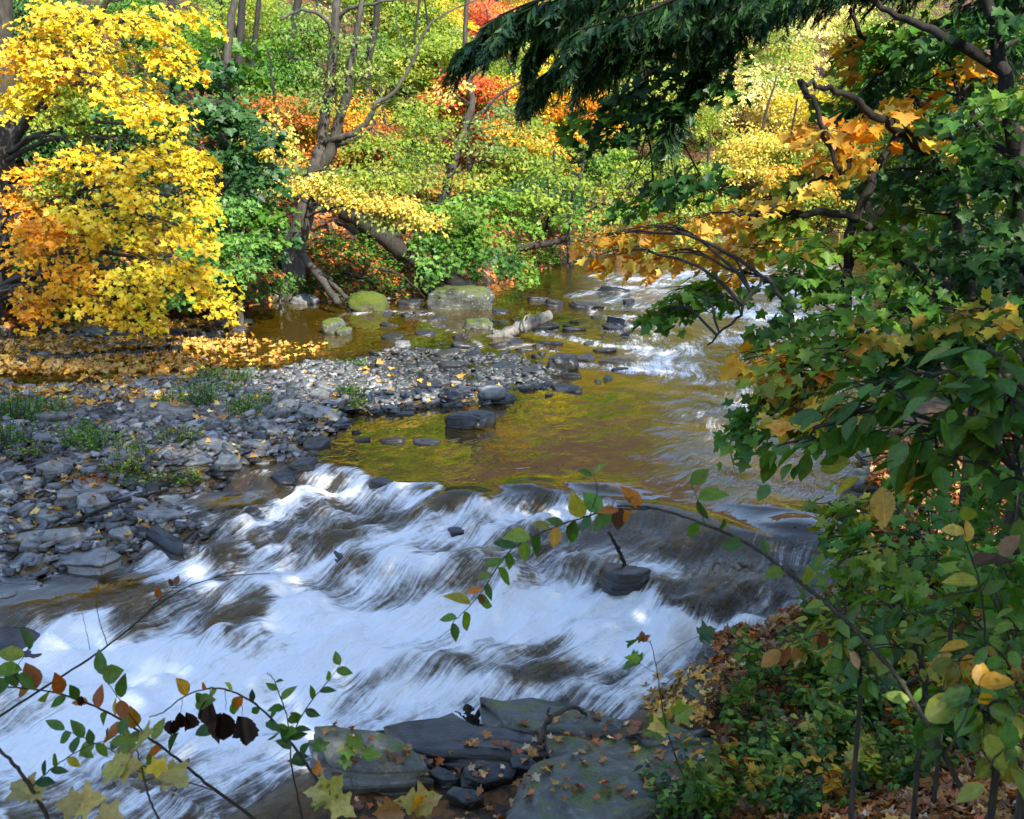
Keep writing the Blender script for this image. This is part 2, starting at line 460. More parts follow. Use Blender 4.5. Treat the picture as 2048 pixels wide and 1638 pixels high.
def axis(lo, a, b, hi, step, grow=1.12):
    v = list(np.arange(a, b + 1e-6, step)); s = step; q = a; left = []
    while q > lo:
        s *= grow; q -= s; left.append(q)
    s = step; q = v[-1]
    while q < hi:
        s *= grow; q += s; v.append(q)
    return np.array(left[::-1] + v)
gx = axis(-160, -10, 9, 160, 0.085); gy = axis(-60, 1.0, 24, 190, 0.085, 1.07)
X, Y = np.meshgrid(gx, gy, indexing='ij')
Hh, Ww, LL, RRt = groundz(X, Y, True)
bank = np.maximum(sstep(-0.1, 0.35, LL), sstep(0.0, 0.7, RRt))
damp = 1 - sstep(0.02, 0.16, Hh - Ww)

def ground_mat():
    m, t, out = nodes('ground_soil')
    geo = N_(t, 'ShaderNodeNewGeometry')
    a_b = N_(t, 'ShaderNodeAttribute', attribute_name='bank'); a_d = N_(t, 'ShaderNodeAttribute', attribute_name='damp')
    n = N_(t, 'ShaderNodeTexNoise'); n.inputs['Scale'].default_value = 3.5; n.inputs['Detail'].default_value = 8; n.inputs['Roughness'].default_value = 0.7
    L_(t, geo.outputs['Position'], n.inputs['Vector'])
    v = N_(t, 'ShaderNodeTexVoronoi'); v.inputs['Scale'].default_value = 13; v.inputs['Randomness'].default_value = 1
    wv = N_(t, 'ShaderNodeVectorMath', operation='ADD')
    nv = N_(t, 'ShaderNodeTexNoise'); nv.inputs['Scale'].default_value = 14; L_(t, geo.outputs['Position'], nv.inputs['Vector'])
    sc = N_(t, 'ShaderNodeVectorMath', operation='SCALE'); sc.inputs['Scale'].default_value = 0.10; L_(t, nv.outputs['Color'], sc.inputs[0])
    L_(t, geo.outputs['Position'], wv.inputs[0]); L_(t, sc.outputs[0], wv.inputs[1]); L_(t, wv.outputs[0], v.inputs['Vector'])
    sv = N_(t, 'ShaderNodeSeparateColor'); L_(t, v.outputs['Color'], sv.inputs[0])
    litter = ramp(t, sv.outputs[0], [(0.0, (0.035, 0.018, 0.008)), (0.3, (0.10, 0.045, 0.012)), (0.55, (0.20, 0.075, 0.012)), (0.78, (0.06, 0.035, 0.014)), (1.0, (0.26, 0.15, 0.03))], 'CONSTANT')
    soil = ramp(t, n.outputs[0], [(0.3, (0.014, 0.010, 0.007)), (0.7, (0.06, 0.042, 0.028))])
    lf = ramp(t, n.outputs[0], [(0.40, (0, 0, 0)), (0.50, (1, 1, 1))])
    bankc = mixc(t, math_(t, 'MULTIPLY', lf.outputs[0], 0.85), soil.outputs[0], litter.outputs[0])
    # bed and bar: brown silt with pebbles
    v2 = N_(t, 'ShaderNodeTexVoronoi'); v2.inputs['Scale'].default_value = 20; L_(t, wv.outputs[0], v2.inputs['Vector'])
    s2 = N_(t, 'ShaderNodeSeparateColor'); L_(t, v2.outputs['Color'], s2.inputs[0])
    peb = ramp(t, s2.outputs[1], [(0, (0.035, 0.03, 0.02)), (0.5, (0.10, 0.082, 0.045)), (1, (0.18, 0.15, 0.09))])
    bed = mixc(t, 0.55, peb.outputs[0], ramp(t, n.outputs[0], [(0.3, (0.06, 0.04, 0.016)), (0.7, (0.22, 0.14, 0.045))]).outputs[0])
    col = mixc(t, a_b.outputs['Fac'], bed, bankc)
    bs = N_(t, 'ShaderNodeBsdfPrincipled'); L_(t, col, bs.inputs['Base Color'])
    L_(t, math_(t, 'SUBTRACT', 0.95, math_(t, 'MULTIPLY', a_d.outputs['Fac'], 0.55)), bs.inputs['Roughness'])
    hgt = math_(t, 'ADD', n.outputs[0], math_(t, 'MULTIPLY', v.outputs['Distance'], 0.6))
    bp = N_(t, 'ShaderNodeBump'); bp.inputs['Strength'].default_value = 0.9; bp.inputs['Distance'].default_value = 0.06
    L_(t, hgt, bp.inputs['Height']); L_(t, bp.outputs[0], bs.inputs['Normal'])
    L_(t, bs.outputs[0], out.inputs[0]); return m
fc = grid_faces(len(gx), len(gy))
gm = mesh_np('ground', np.stack([X, Y, Hh], -1).reshape(-1, 3), fc.ravel(), np.full(len(fc), 4), [ground_mat()], attrs={'bank': bank, 'damp': damp}, smooth=True)
tag(link('ground', gm), kind='structure')

# ------------------------------------------------------------------ the creek
wx = axis(-16, -5.2, 4.4, 95, 0.03, 1.06); wy = axis(-3, 5.6, 11.5, 60, 0.025, 1.03)
X, Y = np.meshgrid(wx, wy, indexing='ij')
G_, W_, LL, RRt = groundz(X, Y, True)
fd, fs, fside = polydist(X, Y, FLOW); fd = fd * fside
T = lip_t(X, Y)
rap = sstep(-0.15, 0.4, T) * (1 - sstep(0.0, 1.0, np.maximum(LL, RRt)))
calm = sstep(-0.1, 0.4, sdist(X, Y, plan([(-300, 1150), (150, 1130), (330, 1110), (390, 1130), (330, 1190), (180, 1230), (60, 1260), (-300, 1330)]))) \
     + sstep(-0.1, 0.3, sdist(X, Y, plan([(330, 1010), (420, 975), (560, 950), (610, 960), (560, 1010), (520, 1035), (430, 1035)]))) \
     + sstep(-0.1, 0.2, sdist(X, Y, plan([(880, 1560), (1080, 1560), (980, 1640), (880, 1640)])))
calm = np.clip(calm, 0, 1)
rap = rap * (1 - calm)
glass = np.clip(sstep(-0.2, 0.5, sdist(X, Y, plan([(1130, 985), (1720, 1000), (1720, 1180), (1430, 1260), (1345, 1250), (1310, 1140), (1120, 1075)]))), 0, 1)
A = 0.55 + 0.45 * (1 - glass)
warp = 0.35 * fbm(X * 0.9, Y * 0.9, 3, 5)
un, vn = fs + 1.5 * warp, fd + warp
wave = 0.20 * fbm(un * 0.75, vn * 2.2, 3, 0) + 0.10 * fbm(un * 1.8, vn * 5.0, 3, 2) + 0.045 * fbm(un * 3.5, vn * 13, 3, 4)
ph = un * 1.05 + 2.2 * fbm(vn * 0.9, un * 0.25, 3, 5) + 1.2 * fbm(vn * 2.3, un * .5, 2, 1)
ph2 = un * 2.1 + 2.6 * fbm(vn * 1.7, un * 0.5, 3, 6)
s_a, s_b = ph - np.floor(ph), ph2 - np.floor(ph2)
am_a = np.clip(0.5 + 1.6 * fbm(un * .7, vn * 1.5, 3, 4), 0, 1); am_b = np.clip(0.45 + 1.8 * fbm(un * 1.2, vn * 2.4, 3, 2), 0, 1)
wave = 0.58 * wave + 0.07 * am_a * np.cos(2 * math.pi * (s_a - .12)) + 0.03 * am_b * np.cos(2 * math.pi * (s_b - .12)) + 0.03 * np.exp(-s_a / .2) * am_a * fbm(X * 11, Y * 11, 3, 0)
crest = am_a * np.exp(-s_a / .20) * np.clip(.7 + 1.6 * fbm(X * 7, Y * 7, 4, 3), 0, 1.5) + .55 * am_b * np.exp(-s_b / .22) * np.clip(.7 + 1.6 * fbm(X * 12, Y * 12, 3, 1), 0, 1.5)
wave = wave + 0.05 * (0.5 - np.abs(fbm(un * 1.1, vn * 3.5, 3, 6)) * 4)
Z = W_ + rap * A * wave + (1 - rap) * (0.008 * fbm(un * 3, vn * 3, 3, 3))
foam_sheen = rap * (0.2 + 0.8 * np.clip(fbm(un * 0.6, vn * 1.6, 3, 1), -0.3, 0.4) + 0.95 * crest) * (1 - 0.9 * glass)
# water standing over sunken rocks: a smooth hump, a hollow and a broken wave behind it
def flow_dir(x, y):
    d = np.hypot(FLOW[:, 0] - x, FLOW[:, 1] - y); i = int(np.clip(np.argmin(d), 1, len(FLOW) - 2))
    return unit(FLOW[i + 1] - FLOW[i - 1])
def local(px, py, ang=0.0):
    c = hit(px, py)[:2]; e = flow_dir(*c); ca, sa = math.cos(ang), math.sin(ang)
    e = np.array([e[0] * ca - e[1] * sa, e[0] * sa + e[1] * ca]); q = np.array([-e[1], e[0]])
    dx, dy = X - c[0], Y - c[1]
    return dx * e[0] + dy * e[1], dx * q[0] + dy * q[1]
for px, py, a, ls, ld in [(655, 1098, .15, .28, .40), (420, 1120, .12, .2, .22), (840, 1195, .17, .40, .45), (430, 1280, .17, .42, .40), (1010, 1190, .13, .22, .34), (1150, 1165, .13, .2, .25),
                          (930, 1010, .10, .2, .25), (1060, 985, .10, .2, .3), (1200, 980, .08, .2, .3), (480, 1190, .12, .3, .25), (250, 1240, .12, .25, .3), (620, 1330, .10, .4, .3), (900, 1340, .05, .3, .3),
                          (1060, 1360, .08, .3, .3), (740, 1390, .08, .4, .4), (860, 1050, .09, .25, .3), (300, 1420, .10, .4, .35), (1560, 1030, .07, .25, .5), (1400, 1080, .06, .3, .4), (1590, 1060, .10, .2, .25), (1330, 1200, .05, .3, .3)]:
    u, v = local(px, py)
    up_ = np.exp(-((u + 0.1) / ls) ** 2 * np.where(u > 0, 2.2, 0.6) - (v / ld) ** 2)
    a = a * .72
    Z = Z + a * up_ - 0.45 * a * np.exp(-((u - 1.5 * ls) / (0.8 * ls)) ** 2 - (v / ld) ** 2)
    foam_sheen = foam_sheen - 0.3 * up_ + 0.75 * np.exp(-((u - 2.0 * ls) / (1.1 * ls)) ** 2 - (v / (1.25 * ld)) ** 2) * (1 - 0.7 * glass)
# lines and sheets of broken white water
for pts, wd, st in [([(600, 1265), (750, 1255), (900, 1240), (1050, 1218), (1200, 1222), (1300, 1250), (1325, 1290)], .17, .9), ([(640, 1300), (850, 1275), (1100, 1262), (1330, 1285)], .22, .6),
                    ([(385, 1130), (420, 1165), (520, 1160), (640, 1132), (710, 1108), (790, 1135), (860, 1150)], .13, .75), ([(560, 1015), (640, 990), (740, 985), (830, 998)], .16, .6), ([(900, 1040), (1000, 1030), (1110, 1035), (1200, 1020)], .10, .6),
                    ([(640, 945), (610, 1000), (570, 1030), (520, 1060)], .14, .7), ([(700, 940), (720, 960), (690, 990)], .1, .7), ([(610, 1340), (625, 1400), (610, 1480)], .12, .8), ([(190, 1230), (165, 1270), (140, 1310)], .10, .8),
                    ([(-40, 1310), (120, 1325), (240, 1335), (330, 1335), (430, 1352)], .20, 1.0), ([(240, 1380), (350, 1370), (420, 1400)], .28, .9), ([(-60, 1520), (80, 1490), (240, 1440), (330, 1400)], .20, .8), ([(560, 1250), (620, 1230), (690, 1255)], .16, .9),
                    ([(640, 1480), (760, 1475), (880, 1478)], .08, .6), ([(900, 1440), (980, 1435), (1020, 1455)], .07, .7), ([(1330, 1275), (1420, 1262), (1530, 1245)], .09, .8), ([(1225, 1215), (1290, 1205)], .12, .9), ([(760, 1090), (860, 1080), (960, 1070)], .14, .45), ([(440, 1360), (640, 1345), (800, 1330)], .14, .35),
                    ([(760, 1335), (900, 1310), (1040, 1330), (1170, 1300)], .13, .65), ([(800, 1395), (940, 1370), (1080, 1390), (1180, 1370)], .11, .6), ([(450, 1215), (520, 1190), (610, 1205)], .10, .6), ([(700, 1160), (800, 1180), (900, 1160)], .08, .5), ([(820, 1010), (870, 985), (880, 975)], .05, .8), ([(790, 975), (870, 968)], .06, .7),
                    ([(1140, 592), (1230, 578), (1330, 570)], .22, .6), ([(1290, 735), (1400, 690), (1570, 680)], .40, .4), ([(1080, 665), (1200, 690), (1290, 700)], .25, .45), ([(690, 630), (760, 624), (850, 628)], .2, .6), ([(1330, 610), (1450, 622), (1620, 640)], .6, .6), ([(1280, 560), (1500, 540)], .5, .45), ([(1160, 730), (1250, 740), (1320, 745)], .2, .5), ([(1000, 700), (1060, 690), (1110, 705)], .12, .45), ([(840, 640), (960, 690), (900, 720)], .07, .4), ([(1450, 560), (1640, 590)], .7, .55)]:
    q = smooth_line(plan(pts), 5); d, _, _ = polydist(X, Y, q)
    k = 0.6 + 0.9 * fbm(X * 2.3, Y * 2.3, 3, 7) + 0.4
    foam_sheen = foam_sheen + st * k * np.exp(-(d / wd) ** 2)
    Z = Z + 0.035 * st * np.exp(-(d / (1.3 * wd)) ** 2) * np.where(T > 0, 1, 0.6) * (1 + 2 * fbm(X * 5, Y * 5, 3, 5))
riff = np.clip(foam_sheen, 0, 1) * (T < 0) + 0.35 * sstep(9.5, 11, Y) * sstep(0.3, 2.2, X + 0.0 * Y) * (T < 0.2)
riff = np.clip(riff * (1 - 0.85 * sstep(-0.2, .6, sdist(X, Y, plan([(690, 840), (1040, 820), (1180, 760), (1330, 790), (1300, 930), (1130, 960), (760, 930)])))), 0, 1)
Z = Z + riff * 0.030 * fbm(un * 2.4, vn * 4.5, 4, 3)
land = np.maximum(LL, RRt)
Z = np.where(land > 0, np.minimum(Z, W_ + 0.02), Z)
foam_sheen = np.clip(foam_sheen, 0, 1.3) * (1 - sstep(0.1, 0.5, land))
up = sstep(-.6, .8, sdist(X, Y, plan([(1150, 548), (1700, 520), (1800, 700), (1740, 985), (1450, 1000), (1350, 900), (1330, 770), (1230, 715), (1160, 640)])))
foam_sheen = foam_sheen + up * (T < 0) * (0.24 + 1.1 * np.clip(fbm(un * 1.4, vn * 2.2, 4, 6), -.3, .4)) * sstep(10.5, 13.5, Y); foam_sheen = foam_sheen * (1 - sstep(0.1, 0.5, land))  # upstream sky sheen painted in as thin white foam
turb = np.clip(np.maximum(np.maximum(rap, .45 * riff), .75 * up), 0, 1)
dep = np.clip(Z - G_, 0, 2)
keep = (dep > -0.01)
fc = grid_faces(len(wx), len(wy))
wet = ((Z - G_) > -0.05).ravel()
fc = fc[wet[fc].any(1)]
use = np.zeros(X.size, bool); use[fc.ravel()] = True
idx = np.cumsum(use) - 1
fc = idx[fc]
def sel(a): return a.ravel()[use]
def water_mat():
    m, t, out = nodes('creek_water')
    uv = N_(t, 'ShaderNodeUVMap', uv_map='flow'); geo = N_(t, 'ShaderNodeNewGeometry')
    af = N_(t, 'ShaderNodeAttribute', attribute_name='foam_sheen'); ad = N_(t, 'ShaderNodeAttribute', attribute_name='depth'); at = N_(t, 'ShaderNodeAttribute', attribute_name='turb')
    def streak(sx, sy, det, rough=0.6, dist=0.0):
        mp = N_(t, 'ShaderNodeMapping'); mp.inputs['Scale'].default_value = (sx, sy, 1); L_(t, uv.outputs[0], mp.inputs[0])
        n = N_(t, 'ShaderNodeTexNoise', noise_dimensions='2D'); n.inputs['Scale'].default_value = 1; n.inputs['Detail'].default_value = det; n.inputs['Roughness'].default_value = rough; n.inputs['Distortion'].default_value = dist
        L_(t, mp.outputs[0], n.inputs['Vector']); return n.outputs[0]
    s1 = streak(0.9, 6.5, 4, 0.6, 0.4); s2 = streak(2.2, 26, 4, 0.62, 0.3); s3 = streak(5.5, 75, 2, 0.5)
    rn = N_(t, 'ShaderNodeTexNoise'); rn.inputs['Scale'].default_value = 3.4; rn.inputs['Detail'].default_value = 5; L_(t, geo.outputs['Position'], rn.inputs['Vector'])
    rip = streak(2.0, 4.6, 2.6, 0.5, 0.5)
    st = math_(t, 'ADD', math_(t, 'MULTIPLY', s1, 0.45), math_(t, 'ADD', math_(t, 'MULTIPLY', s2, 0.38), math_(t, 'MULTIPLY', s3, 0.17)))
    gate = math_(t, 'MULTIPLY', af.outputs['Fac'], 3.2, True)
    f = math_(t, 'ADD', math_(t, 'MULTIPLY', af.outputs['Fac'], 0.95), math_(t, 'MULTIPLY', math_(t, 'MULTIPLY', math_(t, 'SUBTRACT', st, 0.5), 2.6), gate))
    f = math_(t, 'ADD', f, math_(t, 'MULTIPLY', math_(t, 'MULTIPLY', math_(t, 'SUBTRACT', rn.outputs[0], 0.5), 0.6), gate))
    r2 = N_(t, 'ShaderNodeTexNoise'); r2.inputs['Scale'].default_value = 17; r2.inputs['Detail'].default_value = 5; r2.inputs['Roughness'].default_value = 0.65; L_(t, geo.outputs['Position'], r2.inputs['Vector'])
    f = math_(t, 'ADD', f, math_(t, 'MULTIPLY', math_(t, 'MULTIPLY', math_(t, 'SUBTRACT', r2.outputs[0], 0.5), 0.75), gate))
    mr = N_(t, 'ShaderNodeMapRange', interpolation_type='SMOOTHSTEP'); mr.inputs['From Min'].default_value = 0.14; mr.inputs['From Max'].default_value = 1.08; mr.inputs['To Max'].default_value = 0.95
    L_(t, f, mr.inputs['Value'])
    # body of the water: tea-coloured, clear over shallow stones
    dm = math_(t, 'MULTIPLY', ad.outputs['Fac'], 2.6, True)
    tint = ramp(t, dm, [(0.0, (0.95, 0.9, 0.78)), (0.4, (0.80, 0.60, 0.20)), (1.0, (0.55, 0.34, 0.06))])
    tr = N_(t, 'ShaderNodeBsdfTransparent'); L_(t, tint.outputs[0], tr.inputs[0])
    deepd = N_(t, 'ShaderNodeBsdfDiffuse'); deepd.inputs[0].default_value = (0.075, 0.046, 0.003, 1)
    body = N_(t, 'ShaderNodeMixShader'); L_(t, math_(t, 'MULTIPLY', dm, 0.72), body.inputs[0]); L_(t, tr.outputs[0], body.inputs[1]); L_(t, deepd.outputs[0], body.inputs[2])
    hgt = math_(t, 'ADD', math_(t, 'MULTIPLY', rip, math_(t, 'ADD', 0.055, math_(t, 'MULTIPLY', at.outputs['Fac'], 0.62))), math_(t, 'MULTIPLY', math_(t, 'ADD', math_(t, 'MULTIPLY', s2, 0.55), math_(t, 'MULTIPLY', s3, 0.2)), math_(t, 'MULTIPLY', at.outputs['Fac'], 0.5)))
    bp = N_(t, 'ShaderNodeBump'); bp.inputs['Strength'].default_value = 0.9; bp.inputs['Distance'].default_value = 0.14; L_(t, hgt, bp.inputs['Height'])
    gl = N_(t, 'ShaderNodeBsdfGlossy'); gl.inputs['Roughness'].default_value = 0.02; gl.inputs[0].default_value = (1, 1, 1, 1); L_(t, bp.outputs[0], gl.inputs['Normal'])
    fr = N_(t, 'ShaderNodeFresnel'); fr.inputs['IOR'].default_value = 1.6; bp2 = N_(t, 'ShaderNodeBump'); bp2.inputs['Strength'].default_value = 0.25; bp2.inputs['Distance'].default_value = 0.14; L_(t, hgt, bp2.inputs['Height']); L_(t, bp2.outputs[0], fr.inputs['Normal'])
    wsh = N_(t, 'ShaderNodeMixShader'); L_(t, fr.outputs[0], wsh.inputs[0]); L_(t, body.outputs[0], wsh.inputs[1]); L_(t, gl.outputs[0], wsh.inputs[2])
    fo = N_(t, 'ShaderNodeBsdfPrincipled'); fo.inputs['Base Color'].default_value = (0.82, 0.86, 0.90, 1); fo.inputs['Roughness'].default_value = 0.5
    bf = N_(t, 'ShaderNodeBump'); bf.inputs['Strength'].default_value = 0.6; bf.inputs['Distance'].default_value = 0.09; L_(t, math_(t, 'ADD', st, math_(t, 'MULTIPLY', r2.outputs[0], 0.5)), bf.inputs['Height']); L_(t, bf.outputs[0], fo.inputs['Normal'])
    fin = N_(t, 'ShaderNodeMixShader'); L_(t, mr.outputs[0], fin.inputs[0]); L_(t, wsh.outputs[0], fin.inputs[1]); L_(t, fo.outputs[0], fin.inputs[2])
    L_(t, fin.outputs[0], out.inputs[0]); return m
wm = mesh_np('creek_water', np.stack([X, Y, Z], -1).reshape(-1, 3)[use], fc.ravel(), np.full(len(fc), 4), [water_mat()],
             attrs={'foam_sheen': sel(foam_sheen), 'depth': sel(dep), 'turb': sel(turb)}, smooth=True, uv=np.stack([sel(un), sel(vn)], -1))
tag(link('creek_water', wm), kind='structure')
# ------------------------------------------------------------------ stones
def slab_mesh(name, w, l, h, mat, seed, strata=2, jag=0.2):
    r = np.random.default_rng(seed)
    n = int(r.integers(5, 8))
    an = np.sort((np.arange(n) + 0.6 * (r.random(n) - 0.5)) * 2 * math.pi / n)
    rad = 1 + jag * (r.random(n) - 0.5) * 2
    base = np.stack([np.sign(np.cos(an)) * np.abs(np.cos(an)) ** 0.75 * rad * w / 2, np.sign(np.sin(an)) * np.abs(np.sin(an)) ** 0.75 * rad * l / 2], 1)
    # edges broken into short steps
    pts = []
    for i in range(n):
        a, b = base[i], base[(i + 1) % n]
        k = max(1, int(np.linalg.norm(b - a) / max(0.11 * max(w, l), 0.02)))
        k = min(k, 4)
        for j in range(k):
            q = a + (b - a) * j / k
            pts.append(q + (r.random(2) - 0.5) * 0.07 * min(w, l) * (j > 0))
    o = np.array(pts); m = len(o)
    rings = []; z = -h * 0.5; th = r.random(strata) + 0.5; th = th / th.sum() * h
    slope = (r.random(2) - 0.5) * 0.25
    for s in range(strata):
        sc = 1 - 0.10 * r.random() - 0.05 * s; of = (r.random(2) - 0.5) * 0.06 * w; jit = (r.random((m, 2)) - 0.5) * 0.05 * min(w, l)
        ring = o * sc + of + jit
        for zz, k in ((z + 0.05 * th[s], 0.985), (z + 0.80 * th[s], 1.0), (z + th[s], 0.955)):
            zc = zz + (ring @ slope) * (zz + h / 2) / h * 0.6 + (r.random(m) - 0.5) * 0.05 * h
            rings.append(np.column_stack([ring * k, zc]))
        z += th[s]
    top_ = rings[-1]
    rings.append(np.column_stack([top_[:, :2] * 0.72, top_[:, 2] * 0.97 + 0.03 * h + (r.random(m) - 0.5) * 0.10 * h]))
    rings.append(np.column_stack([top_[:, :2] * 0.36, top_[:, 2] * 0.95 + 0.04 * h + (r.random(m) - 0.5) * 0.10 * h]))
    v = np.vstack(rings); k = len(rings)
    b = MB(); f = []
    for i in range(k - 1):
        for j in range(m):
            j2 = (j + 1) % m
            f.append([i * m + j, i * m + j2, (i + 1) * m + j2, (i + 1) * m + j])
    f.append(list(range(m))[::-1]); c = len(v); v = np.vstack([v, v[-m:].mean(0)])
    for j in range(m): f.append([(k - 1) * m + j, (k - 1) * m + (j + 1) % m, c])
    tone = 0.85 + 0.3 * r.random()
    b.add(v, f, (tone, tone, tone * (0.97 + 0.06 * r.random())))
    return b.mesh(name, [mat], smooth=False)

def lump_mesh(name, w, l, h, mat, seed, pw=0.6, rough=0.12, nu=40, nv=26):
    u = np.linspace(0, 2 * math.pi, nu, endpoint=False); v = np.linspace(-math.pi / 2, math.pi / 2, nv)
    U, V = np.meshgrid(u, v, indexing='ij')
    f = lambda c, e: np.sign(c) * np.abs(c) ** e
    x = f(np.cos(V), pw) * f(np.cos(U), pw); y = f(np.cos(V), pw) * f(np.sin(U), pw); z = f(np.sin(V), pw)
    k = 1 + rough * 2 * (fbm(x * 1.3 + z * 0.9 + seed, y * 1.3 - z * 0.7 + seed * 1.7, 5, seed % 7)) + rough * 0.6 * fbm(x * 5 + seed, z * 5 + y * 3, 3, 2)
    P_ = np.stack([x * k * w / 2, y * k * l / 2, z * k * h / 2], -1)
    i = np.arange(nu)[:, None]; j = np.arange(nv - 1)[None]
    q = np.stack([i * nv + j, ((i + 1) % nu) * nv + j, ((i + 1) % nu) * nv + j + 1, i * nv + j + 1], -1).reshape(-1, 4)
    return mesh_np(name, P_.reshape(-1, 3), q.ravel(), np.full(len(q), 4), [mat], col=np.ones((nu * nv, 3)), smooth=False)

STONES = []      # (object, px, py, size, wet, tilt)
def put_stone(me, px, py, label=None, group=None, yaw=None, tilt=None, sink=0.35, h=0.1, name='slate_stone', cat='stone', pos=None, fn=None):
    p = np.array(pos) if pos is not None else hit(px, py, fn or top)
    g = gz(p[0], p[1])
    o = link(name, me)
    a = rng.uniform(-math.pi, math.pi) if yaw is None else yaw
    tl = tilt if tilt is not None else (rng.normal(0, .13), rng.normal(0, .13))
    o.rotation_euler = (tl[0], tl[1], a)
    z = max(g, float(waterz(p[0], p[1])) - 0.03)
    o.location = (p[0], p[1], z + h * (0.5 - sink))
    tag(o, label, cat, group)
    return o

